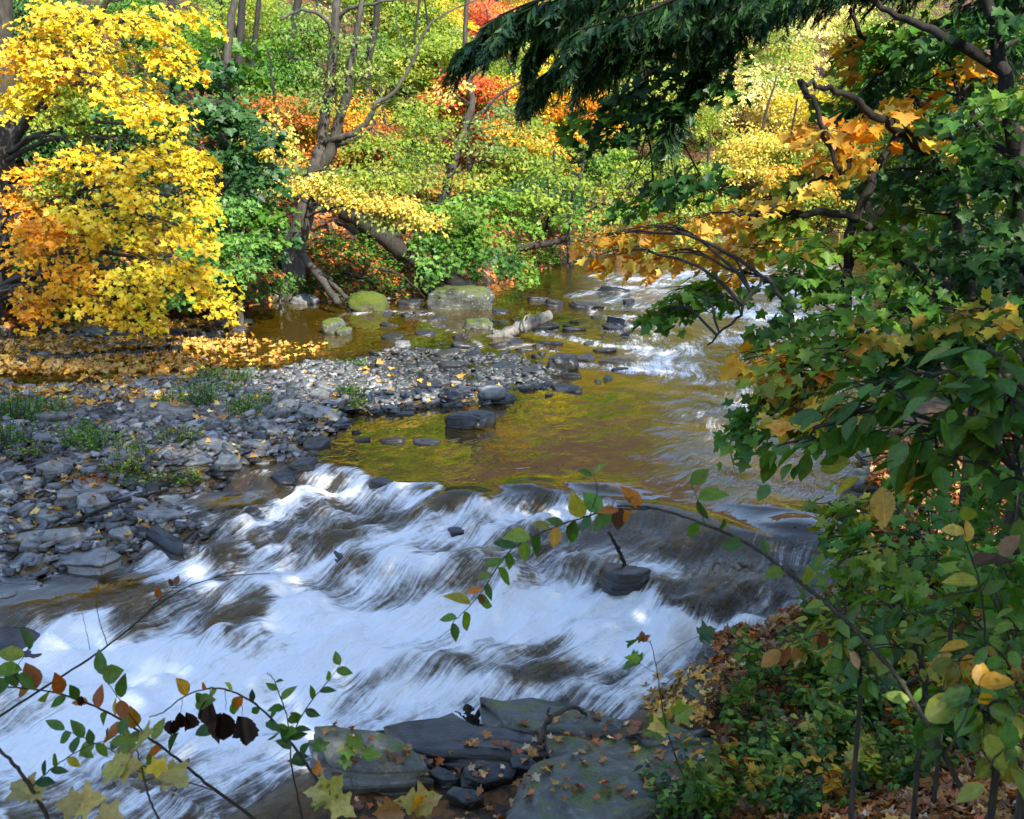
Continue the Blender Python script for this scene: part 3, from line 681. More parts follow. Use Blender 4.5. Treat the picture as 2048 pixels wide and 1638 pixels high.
# the stones the photo shows one by one: px, py, width px, depth/width, thickness/width, yaw, tilt, material, label
S, Wt, Lg, Bo, Mo = M_slate, M_wet, M_ledge, M_boulder, M_mossy
BIG = [
 (345, 832, 112, .42, .28, -.15, (.05, .10), S, 'long pale lichened slab lying behind the yellow-green weeds on the stone bar'),
 (446, 845, 82, .35, .22, -.45, (.18, .22), S, 'dark narrow slab tipped down to the right beside the green weeds'),
 (287, 817, 48, .8, .55, .2, None, S, 'chunky grey block at the left end of the long pale slab'),
 (640, 834, 104, .40, .20, -.42, (.10, .22), S, 'sloping grey slab at the right tip of the bar by amber water'),
 (437, 898, 92, .42, .17, -.40, (.15, .25), S, 'tilted blue-grey slab leaning above the flat pale slab'),
 (388, 925, 84, .50, .13, -.30, (.12, .12), S, 'flat pale slab with sharp corners, left of the blue wedge stone'),
 (458, 934, 64, .45, .42, .35, (.3, -.1), S, 'blue-grey wedge stone standing beside the calm amber backwater'),
 (113, 942, 74, .55, .24, -.35, (.2, .2), S, 'cracked grey slab tilted toward the camera below the left weeds'),
 (90, 886, 54, .6, .40, .05, None, S, 'square grey block among the weeds at the left edge of the bar'),
 (195, 990, 104, .36, .28, -.28, (.1, .22), S, 'long dark slab propped behind the pale wedge stone'),
 (186, 1018, 84, .50, .36, -.22, (.28, .15), S, 'pale wedge stone with a broken face in front of the long dark slab'),
 (133, 1008, 46, .6, .75, .3, (.2, .1), S, 'upright greenish wedge stone left of the pale broken wedge'),
 (318, 1034, 108, .42, .15, -.12, (.08, .10), S, 'broad flat slab between the fallen stick and the amber backwater'),
 (95, 1037, 76, .5, .2, -.2, (.12, .12), S, 'layered grey slab near the left end of the fallen stick'),
 (45, 1049, 48, .7, .2, .1, None, S, 'small pale flat stone at the left water edge'),
 (65, 976, 40, .8, .6, .1, None, S, 'small cube-shaped pale block at the left of the bar'),
 (348, 1002, 50, .6, .35, -.3, (.2, .1), S, 'layered pale stone at the left shore of the amber backwater'),
 (570, 960, 58, .55, .4, -.35, (.2, .2), Wt, 'dark wedge stone standing in the amber backwater beside the falls'),
 (605, 927, 62, .5, .3, .1, None, Wt, 'dark wet stone at the lip where the falls begin'),
 (450, 1052, 66, .5, .3, -.1, None, Wt, 'dark wet slab between the backwater and the rapids'),
 (250, 1074, 62, .6, .3, -.3, (.15, .2), S, 'greenish slab lying against the long black slab'),
 (178, 1120, 176, .45, .17, -.04, (.07, .0), S, 'largest flat slab with a pale top at the edge of the rapids'),
 (95, 1078, 160, .22, .12, .02, (.1, .0), S, 'long thin pale ledge stone behind the largest flat slab'),
 (330, 1090, 130, .32, .24, -.42, (.1, .26), Wt, 'long black slab dipping into the rapids right of the largest flat slab'),
 (62, 1098, 44, .6, .5, .5, (.3, .3), S, 'blue-grey stone leaning on the thin pale ledge stone'),
 (60, 1122, 44, .7, .25, -.4, (.1, .2), S, 'wet blue stone touching the left end of the largest flat slab'),
 (137, 1096, 62, .5, .2, .1, None, S, 'pale stone lodged between ledge stone and largest flat slab'),
 (38, 1156, 92, .45, .10, .03, (.03, 0), S, 'pale white-grey flat stone in the shallow water at the left edge'),
 (76, 1170, 58, .5, .12, .1, (.03, 0), S, 'small bright flat stone in shallow water below the white-grey one'),
 (16, 1184, 52, .8, .14, .0, (.03, 0), S, 'bright flat stone cut by the left photo edge in shallow water'),
 (122, 1146, 36, .5, .3, .1, None, Wt, 'small wet blue stone in the water in front of the largest flat slab'),
 (40, 1292, 170, .34, .20, -.38, (.05, .16), Wt, 'black slab with water pouring over it at the left edge'),
 (850, 668, 42, .6, .3, 0, None, Wt, 'dark flat stone in the creek left of the driftwood'),
 (928, 697, 54, .6, .4, 0, None, Wt, 'dark blocky stone below the driftwood in the riffle'),
 (1090, 657, 70, .5, .3, .1, None, Wt, 'black stone holding up the bright end of the driftwood'),
 (958, 655, 74, .5, .36, -.1, (.1, .1), Bo, 'pale greenish block at the left end of the driftwood'),
 (945, 716, 48, .5, .4, .4, (.1, -.3), Wt, 'tilted dark stone in the middle of the riffle'),
 (906, 734, 72, .5, .3, 0, None, Wt, 'broad dark slab in the middle of the riffle'),
 (1099, 764, 60, .4, .25, -.3, (0, .1), Wt, 'low black slab behind the amber pool'),
 (983, 772, 66, .4, .22, -.3, (.1, .2), Wt, 'black shard at the back of the amber pool'),
 (900, 802, 58, .5, .42, -.3, (.2, .2), Wt, 'dark ridged stone at the tip of the gravel bar'),
 (996, 800, 90, .5, .25, -.2, (.05, .1), Wt, 'wide dark slab carrying a round stone beside the amber pool'),
 (785, 882, 68, .4, .24, .15, (0, -.05), Wt, 'dark slab with an upturned end lying in the amber pool'),
 (853, 885, 66, .45, .22, -.1, (0, .05), Wt, 'double-layered flat dark slab in the amber pool'),
 (722, 880, 38, .6, .35, .2, None, Wt, 'small dark stone at the bar end of the amber pool'),
 (765, 966, 62, .45, .3, -.3, (.1, .15), Wt, 'black slab on the lip with thin threads of water over it'),
 (928, 1003, 44, .5, .5, .5, (.2, -.3), Wt, 'small black fin of rock splitting the water on the lip'),
 (1176, 616, 94, .35, .2, -.1, (.1, .1), Wt, 'grey slab lying in the far riffle right of the block boulder'),
 (1226, 582, 70, .35, .22, -.2, (0, .1), Wt, 'black low rock in the far riffle under the orange branch'),
 (1209, 702, 54, .5, .25, 0, None, Wt, 'small black rock in the bright riffle under the green branch tip'),
 (1236, 723, 86, .25, .12, 0, (0, 0), Wt, 'thin black bar of rock lying across the bright riffle'),
 (1104, 688, 52, .5, .25, -.3, None, Wt, 'dark stone just below the bright end of the driftwood'),
 (805, 692, 36, .7, .5, 0, None, S, 'small rounded grey stone in dark water above the bar'),
 (1242, 1180, 112, .5, .34, -.02, (.02, 0), Wt, 'black rectangular rock with the waterfall dropping in front of it'),
 (563, 600, 42, .5, .75, .4, (.5, .3), S, 'upright grey plate of rock leaning on the undercut bank'),
 (610, 606, 64, .6, .3, -.3, (.1, .1), S, 'grey slab at the foot of the central trunk'),
 (468, 646, 100, .5, .14, 0, (.03, 0), Lg, 'low flat dark rock in front of the black undercut'),
 (14, 670, 62, .7, .5, .1, None, Lg, 'dark squared rock on the leafy shore at the left edge'),
 (48, 656, 66, .6, .35, -.2, (.15, .2), Lg, 'grey tilted rock on the leafy shore beside the fallen limb'),
 (190, 668, 88, .45, .22, -.1, (.1, .15), Lg, 'flat grey rock strewn with leaves under the yellow maple'),
 (112, 664, 54, .6, .35, .1, None, Lg, 'greenish rock beneath the hanging yellow leaves'),
 (270, 692, 36, .7, .5, .1, None, Lg, 'rounded little stone among gold leaves in the left shallows'),
 (205, 710, 46, .5, .2, -.2, None, Lg, 'grey flake of stone on the drift of gold leaves'),
 (915, 1062, 40, .6, .4, .2, None, Wt, 'small dark stone breaking the white water below the lip'),
 (700, 1112, 90, .35, .2, -.1, (.05, .05), Wt, 'low black rock with water sliding over it in the upper rapids'),
 (560, 1215, 60, .5, .3, .2, None, Wt, 'small black rock in the middle of the left rapids'),
 (1000, 690, 46, .5, .3, .1, None, Wt, 'dark low stone just in front of the driftwood root'),
 (1050, 700, 40, .5, .25, .1, None, Wt, 'dark sliver of rock below the middle of the driftwood'),
 (1150, 660, 50, .5, .25, 0, None, Wt, 'dark flat rock right of the driftwood tip'),
 (1010, 735, 60, .45, .22, -.2, None, Wt, 'black flat slab behind the amber pool in the riffle'),
 (1060, 745, 50, .45, .22, -.2, None, Wt, 'black flat slab left of the squarish black boulder'),
 (870, 640, 46, .5, .25, .1, None, Wt, 'dark stone in front of the large lichened block'),
 (1000, 625, 44, .5, .3, .1, None, Wt, 'dark stone just right of the large lichened block'),
 (1080, 600, 50, .5, .25, .1, None, Wt, 'dark stone at the foot of the far bank riffle'),
 (1417, 1392, 104, .6, .28, .5, (.1, -.2), Lg, 'wet brown slab under gold leaves at the end of the rapids'),
 (1480, 1290, 150, .5, .16, .1, (.05, -.05), Lg, 'layered dark ledge scattered with leaves beside the white water'),
 (1600, 1255, 150, .5, .18, .1, (.05, .05), Lg, 'dark bank ledge beneath the bramble stem'),
 (1545, 1455, 130, .55, .2, .3, (.12, -.12), Lg, 'pale green-grey slab half buried among weeds on the near bank'),
 (1475, 1420, 70, .6, .25, .6, None, Lg, 'small wet stone between the brown slab and the buried slab'),
 (1800, 882, 84, .6, .35, .1, None, Lg, 'dark rock on the right waterline under the leafy shrub'),
 (1790, 838, 76, .6, .5, .3, None, Lg, 'black rock on the right waterline farthest under the shrub'),
 (1752, 920, 70, .5, .4, -.3, (.1, .2), Lg, 'tilted black rock where the smooth water meets the right bank'),
 (1735, 985, 120, .7, .5, .2, None, Lg, 'dark leaf-flecked boulder on the right bank by the smooth water'),
]
GRP = {id(S): 'slate slabs of the stone bar', id(Wt): 'dark wet rocks in the creek', id(Lg): 'ledge stones along the banks', id(Bo): 'dark wet rocks in the creek', id(Mo): 'x'}
for i, (px, py, wpx, dl, th, yaw, tl, mat, lab) in enumerate(BIG):
    p = top and H(px, py); dist = float(np.dot(p - CAM, FWD)); w = wpx / F * dist
    l = w * dl * 1.55; h = max(w * th, 0.04)
    me = slab_mesh('stone', w, l, h, mat, 100 + i, strata=2 if h < 0.12 else 3)
    put_stone(me, px, py, lab, GRP[id(mat)], yaw, tl if tl else (rng.normal(0, .10), rng.normal(0, .10)), -.35 if px == 1242 else 0.28 if mat is S else 0.38, h, name='slate_stone' if mat is S else 'rock', cat='stone', pos=p)
    STONES.append((p[0], p[1], w))
# boulders
def boulder(px, py, w, l, h, mat, seed, pw, label, name, rough=.12, up=.25, yaw=0.0):
    p = H(px, py); me = lump_mesh(name, w, l, h, mat, seed, pw, rough)
    o = link(name, me); o.location = (p[0], p[1] + l * .35, max(float(top(p[0], p[1])), -2) + h * up); o.rotation_euler = (0, 0, yaw)
    STONES.append((p[0], p[1] + l * .35, w)); return tag(o, label, 'boulder', None)
boulder(918, 618, 1.30, .85, .62, M_boulder, 4, .5, 'large flat-topped lichened block standing in the creek below the leaning log', 'block_boulder', .3, .16, -.05)
boulder(730, 624, .86, .7, .52, M_mossy, 8, .8, 'rounded boulder covered in green moss near the left bank', 'mossy_boulder', .2, .22)
boulder(664, 668, .40, .36, .34, M_boulder, 12, .6, 'small moss-topped boulder alone in the dark pool', 'small_boulder', .22, .25)
boulder(686, 670, .28, .3, .18, M_boulder, 13, .6, 'low grey stone touching the moss-topped boulder in the dark pool', 'small_boulder', .22, .2)
boulder(1127, 741, .42, .34, .27, M_wet, 15, .6, 'black squarish boulder standing alone at the head of the amber pool', 'small_boulder', .3, .25)
boulder(986, 806, .36, .3, .2, M_slate, 17, .8, 'rounded oval grey stone resting on the wide dark slab', 'round_stone', .1, .55)
boulder(936, 857, .50, .34, .22, M_wet, 19, .45, 'jagged black boulder alone in the middle of the amber pool', 'small_boulder', .34, .25, -.3)
# near ledges (built to size; they sit where bank and rapids meet)
def ledge(pts_px, th, label, mat=Lg, strata=5, name='rock_ledge', lift=.0, fn=None, seed=1, world=None):
    q = world or [hit(a, b, fn or top) for a, b in pts_px]; q = np.array(q); c = q.mean(0)
    o2 = smooth_poly(q[:, :2] - c[:2], seed); m = len(o2); r = np.random.default_rng(seed)
    zt = np.interp(0, [0, 1], [0, 0]); rings = []
    z = -th
    for s in range(strata):
        dz = th / strata; k = 1 + .035 * r.normal() - .008 * s; jit = (r.random((m, 2)) - .5) * .08
        for zz, kk in ((z, .99), (z + .75 * dz, 1.0), (z + dz, .975)):
            rings.append(np.column_stack([(o2 + jit) * k * kk, np.full(m, zz) + (r.random(m) - .5) * .012]))
        z += dz
    t_ = rings[-1]
    for k in (.9, .78, .65, .52, .4, .28, .14):
        xy = t_[:, :2] * k
        rings.append(np.column_stack([xy, .02 + .13 * fbm(xy[:, 0] * 2.2 + seed, xy[:, 1] * 2.2, 4, 3)]))
    v = np.vstack(rings); f = []
    for i in range(len(rings) - 1):
        for j in range(m): f.append([i * m + j, i * m + (j + 1) % m, (i + 1) * m + (j + 1) % m, (i + 1) * m + j])
    f.append([(len(rings) - 1) * m + j for j in range(m)]); f.append(list(range(m))[::-1])
    b = MB(); b.add(v, f, (1, 1, 1)); o = link(name, b.mesh(name, [mat], False))
    o.location = (c[0], c[1], (float(c[2]) if fn else float(max(top(c[0], c[1]), c[2]))) + lift)
    STONES.append((c[0], c[1], 1.0)); return tag(o, label, 'rock ledge', 'bedrock ledges of the near bank')
def smooth_poly(o, seed):
    r = np.random.default_rng(seed + 50); out = []
    for i in range(len(o)):
        a, b = o[i], o[(i + 1) % len(o)]; k = max(2, int(np.linalg.norm(b - a) / .16))
        for j in range(k): out.append(a + (b - a) * j / k + (r.random(2) - .5) * .07)
    o = np.array(out); ar = np.sum(o[:, 0] * np.roll(o[:, 1], -1) - np.roll(o[:, 0], -1) * o[:, 1])
    return o if ar > 0 else o[::-1]
ledge([(750, 1492), (900, 1468), (1020, 1476), (1170, 1502), (1185, 1520), (1040, 1530), (860, 1530), (770, 1512)], .26, 'long black ledge with a shadowed gap beneath it beside the rapids', M_wet, lift=.06, seed=1)
ledge([(950, 1445), (1100, 1432), (1230, 1440), (1262, 1462), (1180, 1480), (1000, 1474)], .22, 'dark ledge under the bent dead branch, lapped by the rapids', Lg, lift=.07, seed=2)
ledge([(1090, 1500), (1180, 1498), (1190, 1525), (1110, 1532)], .2, 'small ledge block between the black ledge and pale shelf', Lg, lift=.05, seed=3)
ledge([(630, 1530), (700, 1508), (800, 1520), (865, 1560), (850, 1590), (740, 1600), (640, 1580)], .3, 'leaf-covered mossy ledge to the left of the dark crevice', Lg, lift=.14, seed=4)
ledge([(1000, 1660), (1060, 1580), (1180, 1520), (1300, 1485), (1450, 1480), (1470, 1560), (1330, 1640), (1180, 1690)], .35, 'broad pale green-grey rock shelf sprinkled with fallen leaves', Lg, lift=.07, seed=5)
ledge([(1250, 1500), (1340, 1470), (1420, 1480), (1400, 1520), (1300, 1530)], .25, 'raised step of stone behind the broad pale shelf', Lg, lift=.10, seed=6)
for px, py, w, lab in [(890, 1572, .22, 'small dark stone in the wet crevice left of its neighbour'), (975, 1566, .40, 'long dark wet stone lying in the crevice'), (1050, 1545, .25, 'black stone at the back of the crevice'), (840, 1540, .2, 'black pebble-like rock under the long black ledge'), (930, 1612, .24, 'wet stone at the mouth of the crevice')]:
    me = slab_mesh('rock', w, w * .55, .10, M_wet, int(px)); put_stone(me, px, py, lab, 'dark wet rocks in the creek', rng.uniform(-.5, .5), (.2, .1), .1, .1, name='rock', cat='stone')

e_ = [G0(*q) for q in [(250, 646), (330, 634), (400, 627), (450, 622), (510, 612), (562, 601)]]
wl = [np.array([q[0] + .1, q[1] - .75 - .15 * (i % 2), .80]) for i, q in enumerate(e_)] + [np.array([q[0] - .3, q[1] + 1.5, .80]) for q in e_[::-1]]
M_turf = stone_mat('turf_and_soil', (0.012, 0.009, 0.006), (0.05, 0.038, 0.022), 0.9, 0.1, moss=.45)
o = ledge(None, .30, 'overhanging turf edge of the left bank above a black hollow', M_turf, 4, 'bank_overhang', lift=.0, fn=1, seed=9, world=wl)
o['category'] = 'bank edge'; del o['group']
# more slabs of the bar, each its own object; twenty shapes shared
LAND = {'the long pale slab': (345, 832), 'the upright green wedge': (133, 1005), 'the amber backwater': (490, 1000), 'the fallen stick': (245, 1022), 'the largest flat slab': (178, 1118),
        'the gold leaf drift': (300, 735), 'the left grass clump': (50, 900), 'the yellow-green weeds': (345, 800), 'the moss-topped boulder': (668, 660), 'the driftwood': (1058, 650),
        'the block boulder': (918, 605), 'the squarish black boulder': (1127, 735), 'the jagged black boulder': (936, 848), 'the wide dark slab': (996, 800), 'the bar tip': (690, 835),
        'the mossy boulder': (730, 615), 'the low flat dark rock': (468, 645), 'the cracked grey slab': (113, 940), 'the bright green tuft': (480, 815), 'the small weed tuft': (705, 785), 'the lip of the falls': (700, 930)}
LXY = {k: hit(*v)[:2] for k, v in LAND.items()}
used = set()
def stone_label(x, y, w, wet, tilt, asp):
    size = 'tiny' if w < .13 else 'small' if w < .2 else 'plate-sized' if w < .29 else 'broad'
    shade = 'black wet' if wet else 'grey'
    lie = 'tilted' if tilt > .2 else 'flat'
    sh = 'narrow' if asp < .5 else 'squat' if asp > .8 else 'angular'
    near = sorted(LXY, key=lambda k: math.hypot(LXY[k][0] - x, LXY[k][1] - y))
    for k in near[:9]:
        dx, dy = x - LXY[k][0], y - LXY[k][1]; dd = math.hypot(dx, dy)
        rel = ('right of' if dx > 0 else 'left of') if abs(dx) > abs(dy) else ('behind' if dy > 0 else 'in front of')
        far = 'just ' if dd < .6 else 'a step ' if dd < 1.4 else 'well '
        lab = f'{size} {lie} {sh} {shade} slate {far}{rel} {k}'
        if lab not in used: used.add(lab); return lab
    return lab
def sizes(w, i): return w * (0.8 + .4 * rng.random())
PROTO = []
for i in range(22):
    asp = [.4, .5, .62, .75, .9][i % 5]; th = [.16, .22, .3, .4][i % 4]
    PROTO.append((asp, th, slab_mesh('slate_stone', 1.0, asp, th, M_slate, 700 + i, 2), slab_mesh('slate_stone', 1.0, asp, th, M_wet, 700 + i, 2)))
cand = []
while len(cand) < 230:
    k = rng.random()
    if k < .62: poly = BAR
    elif k < .84: poly = BAR3
    elif k < .90: poly = BAR2
    else: poly = None
    if poly is None:
        px, py = rng.uniform(760, 1260), rng.uniform(600, 770); q = hit(px, py)[:2]
    else:
        a = np.array(poly); q = a.min(0) + (a.max(0) - a.min(0)) * rng.random(2)
        if sdist(q[:1], q[1:], poly)[0] < -.15: continue
    u, v = None, None
    d = q - CAM[:2]; xs = q[0] / max(q[1], .1)
    if abs(xs) > .50: continue
    w = float(np.clip(rng.lognormal(-1.38, .45), .13, .55)) * (1.0 + .02 * q[1])
    if any(math.hypot(q[0] - a, q[1] - b) < .46 * (c + w) for a, b, c in STONES): continue
    cand.append((q[0], q[1], w)); STONES.append((q[0], q[1], w))
for x, y, w in cand:
    asp, th, m1, m2 = PROTO[rng.integers(len(PROTO))]
    g, wz = gz(x, y), float(waterz(x, y)); wet = (g < wz + .02) or (y > 13.8 and x > -2.2)
    tl = (rng.normal(0, .16), rng.normal(0, .16)); h = th * w
    o = link('slate_stone', m2 if wet else m1); o.scale = (w, w, w * .9)
    o.rotation_euler = (tl[0], tl[1], rng.uniform(-math.pi, math.pi)); o.location = (x, y, max(g, wz - .02) + h * .16)
    tag(o, stone_label(x, y, w, wet, math.hypot(*tl), asp), 'stone', 'dark wet rocks in the creek' if wet else 'slate slabs of the stone bar')

# gravel of the bar: thousands of thin flakes
def flakes(n, poly, lo, hi, seed, reach=-.25):
    r = np.random.default_rng(seed); a = np.array(poly); out = []
    while len(out) < n:
        q = a.min(0) + (a.max(0) - a.min(0)) * r.random((n * 3, 2))
        q = q[np.abs(q[:, 0]) / np.maximum(q[:, 1], .1) < .52]
        q = q[sdist(q[:, 0], q[:, 1], poly) > reach + .25 * (r.random(len(q)) - .5)]
        out.extend(q.tolist())
    q = np.array(out[:n]); w = np.clip(r.lognormal(math.log((lo + hi) / 2.3), .45, n), lo, hi)
    return q, w
qs, ws = [], []
for n, poly, lo, hi, sd in [(9500, BAR, .03, .18, 1), (2600, BAR3, .04, .16, 2), (800, BAR2, .05, .18, 3)]:
    q, w = flakes(n, poly, lo, hi, sd); qs.append(q); ws.append(w)
q = np.vstack(qs); w = np.concatenate(ws); n = len(q)
g = groundz(q[:, 0], q[:, 1]); k = 5
an = (np.arange(k)[None] + .7 * (rng.random((n, k)) - .5)) * 2 * math.pi / k + rng.random((n, 1)) * 6.3
rad = .5 * w[:, None] * (.75 + .5 * rng.random((n, k)))
yaw = rng.random(n) * 6.3; asp = .45 + .45 * rng.random(n)
lx = np.cos(an) * rad; ly = np.sin(an) * rad * asp[:, None]
x = lx * np.cos(yaw)[:, None] - ly * np.sin(yaw)[:, None]; y = lx * np.sin(yaw)[:, None] + ly * np.cos(yaw)[:, None]
tx, ty = rng.normal(.05, .22, n), rng.normal(0, .22, n); th = w * (.07 + .17 * rng.random(n))
zt = x * tx[:, None] + y * ty[:, None]
zb = g[:, None] + .008 + .05 * w[:, None] + rng.random((n, 1)) * .02
vt = np.stack([q[:, :1] + .9 * x, q[:, 1:] + .9 * y, zb + zt + th[:, None]], -1); vm = np.stack([q[:, :1] + x, q[:, 1:] + y, zb + zt + .72 * th[:, None]], -1); vb = np.stack([q[:, :1] + x, q[:, 1:] + y, zb + zt - .3 * th[:, None]], -1)
V = np.concatenate([vt, vm, vb], 1)
fl = [list(range(k))] + [[k + j, k + (j + 1) % k, (j + 1) % k, j] for j in range(k)] + [[2 * k + j, 2 * k + (j + 1) % k, k + (j + 1) % k, k + j] for j in range(k)]
lp = np.concatenate([np.array(f) for f in fl]); sz = [len(f) for f in fl]
tone = np.where(rng.random((n, 1)) < .68, .28 + .5 * rng.random((n, 1)), .9 + 1.1 * rng.random((n, 1))) * (1 + .05 * rng.normal(size=(n, 1)) * [1, .2, -1]); tone[(g < waterz(q[:, 0], q[:, 1]) + .01)] *= .38
me = mesh_np('gravel', V.reshape(-1, 3), (lp[None] + np.arange(n)[:, None] * 3 * k).ravel(), np.tile(sz, n), [M_slate], col=np.repeat(tone, 3 * k, 0))
tag(link('gravel', me), 'loose grey slate flakes covering the stone bar', 'gravel', kind='stuff')
# ------------------------------------------------------------------ foliage
PAL = {
 'yellow': [(.74, .56, .02), (.76, .62, .06), (.72, .47, .02), (.56, .54, .03)],
 'gold': [(.74, .46, .02), (.72, .39, .02), (.74, .54, .04), (.70, .34, .015)],
 'orange': [(.70, .30, .015), (.68, .25, .015), (.72, .40, .02), (.72, .48, .04)],
 'orangegold': [(.76, .42, .07), (.74, .34, .05), (.76, .52, .08), (.56, .46, .05)],
 'paleyellow': [(.70, .58, .14), (.62, .54, .10), (.52, .50, .08), (.70, .50, .07)],
 'yellowgreen': [(.18, .29, .025), (.26, .35, .035), (.12, .23, .025), (.40, .41, .05)],
 'palegreen': [(.16, .26, .055), (.23, .31, .07), (.33, .36, .10), (.10, .20, .04)],
 'paleleaf': [(.56, .52, .17), (.60, .54, .22), (.50, .50, .12), (.58, .46, .12)],
 'glow': [(.82, .74, .30), (.82, .68, .22), (.80, .72, .40), (.66, .64, .18)],  # pale yellow lightened: backlit glow put into the leaf colour
 'brightgreen': [(.12, .28, .025), (.18, .34, .03), (.09, .22, .03), (.26, .38, .05)],
 'green': [(.07, .20, .02), (.10, .25, .025), (.05, .145, .02), (.15, .28, .025)],
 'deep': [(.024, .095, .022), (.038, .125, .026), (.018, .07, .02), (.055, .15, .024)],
 'mint': [(.12, .29, .05), (.17, .34, .06), (.08, .22, .035)],
 'red': [(.55, .06, .02), (.60, .11, .02), (.45, .05, .02), (.62, .18, .02)],
 'rust': [(.42, .12, .018), (.50, .17, .02), (.30, .09, .02), (.46, .24, .03)],
 'pinkred': [(.62, .13, .06), (.62, .20, .06), (.56, .10, .05)],
 'mixog': [(.62, .22, .015), (.06, .16, .02), (.45, .42, .04), (.70, .40, .03)],
 'hemlock': [(.018, .075, .02), (.03, .10, .024), (.013, .05, .016), (.055, .14, .028)],  # needles darkened: the boughs' shade is put into the colour
 'brown': [(.16, .07, .03), (.24, .11, .04), (.10, .05, .03), (.30, .16, .06)],
 'litter': [(.30, .12, .03), (.42, .20, .05), (.22, .08, .025), (.50, .28, .07), (.14, .06, .025), (.45, .12, .03), (.5, .36, .22)],
 'goldlitter': [(.66, .40, .06), (.62, .32, .04), (.55, .26, .04), (.66, .48, .16), (.36, .18, .05)],
}
def pick(pal, n, r=rng):
    p = np.array(PAL[pal]); return p[r.integers(0, len(p), n)]
def limb(a, b, sag=.1, wob=.06, n=7):
    a = np.asarray(a, float); b = np.asarray(b, float); L = np.linalg.norm(b - a)
    t = np.linspace(0, 1, n)[:, None]
    q = a + (b - a) * t; q[:, 2] += sag * L * np.sin(t[:, 0] * math.pi)
    q[1:-1] += rng.normal(0, wob * L / n, (n - 2, 3)); return q

class Foliage:
    def __init__(s): s.p = []; s.a = []; s.n = []; s.s = []; s.c = []
    def spray(s, o, d, L, leaf, pal, dens=1.0, droop=.25, flat=.5, width=.5, cj=.12, plate=.06):
        """M flat drooping sprays at once: o (M,3) roots, d (M,3) horizontal-ish directions, L (M,) lengths"""
        M = len(o); L = np.broadcast_to(L, (M,))
        nl = np.maximum(4, (dens * 1.05 * L * L * width * 2 / (leaf * leaf) * .62).astype(int))
        i = np.repeat(np.arange(M), nl); n = len(i)
        side = unit(np.cross(d, [0, 0, 1.0])); u = rng.random(n) ** .75; sh = np.sin(np.clip(u * .92 + .08, 0, 1) * math.pi) ** .6
        w = (rng.random(n) * 2 - 1) * sh * width
        Li = L[i]
        p = o[i] + d[i] * (u * Li)[:, None] + side[i] * (w * Li)[:, None]
        p[:, 2] += -droop * Li * (u * u + .8 * w * w) + rng.normal(0, plate, n) * np.sqrt(Li)
        a = d[i] * .6 + side[i] * (np.sign(w) * .5 + w)[:, None] + rng.normal(0, .35, (n, 3)); a[:, 2] -= .45 + .35 * rng.random(n)
        nr = np.array([0, 0, 1.0]) + d[i] * .30 + rng.normal(0, flat, (n, 3))
        base = pick(pal, M)[i]; oth = pick(pal, n)
        c = base * .6 + oth * .4; c = c * np.exp(rng.normal(0, cj, (n, 1))) * np.exp(rng.normal(0, cj * .5, (n, 3)))
        s.p.append(p); s.a.append(a); s.n.append(nr); s.s.append(leaf * np.clip(rng.normal(1, .22, n), .5, 1.5)); s.c.append(c)
    def add(s, p, a, n, size, c):
        s.p.append(np.atleast_2d(p)); s.a.append(np.atleast_2d(a)); s.n.append(np.atleast_2d(n)); s.s.append(np.atleast_1d(size)); s.c.append(np.atleast_2d(c))
    def mesh(s, name, kind, mat, fold=.25, curl=.25):
        return leaves_mesh(name, kind, np.vstack(s.p), np.vstack(s.a), np.vstack(s.n), np.concatenate(s.s), np.clip(np.vstack(s.c), 0, .85), mat, fold, curl=curl)
    def count(s): return sum(len(x) for x in s.p)
NLEAF = 0
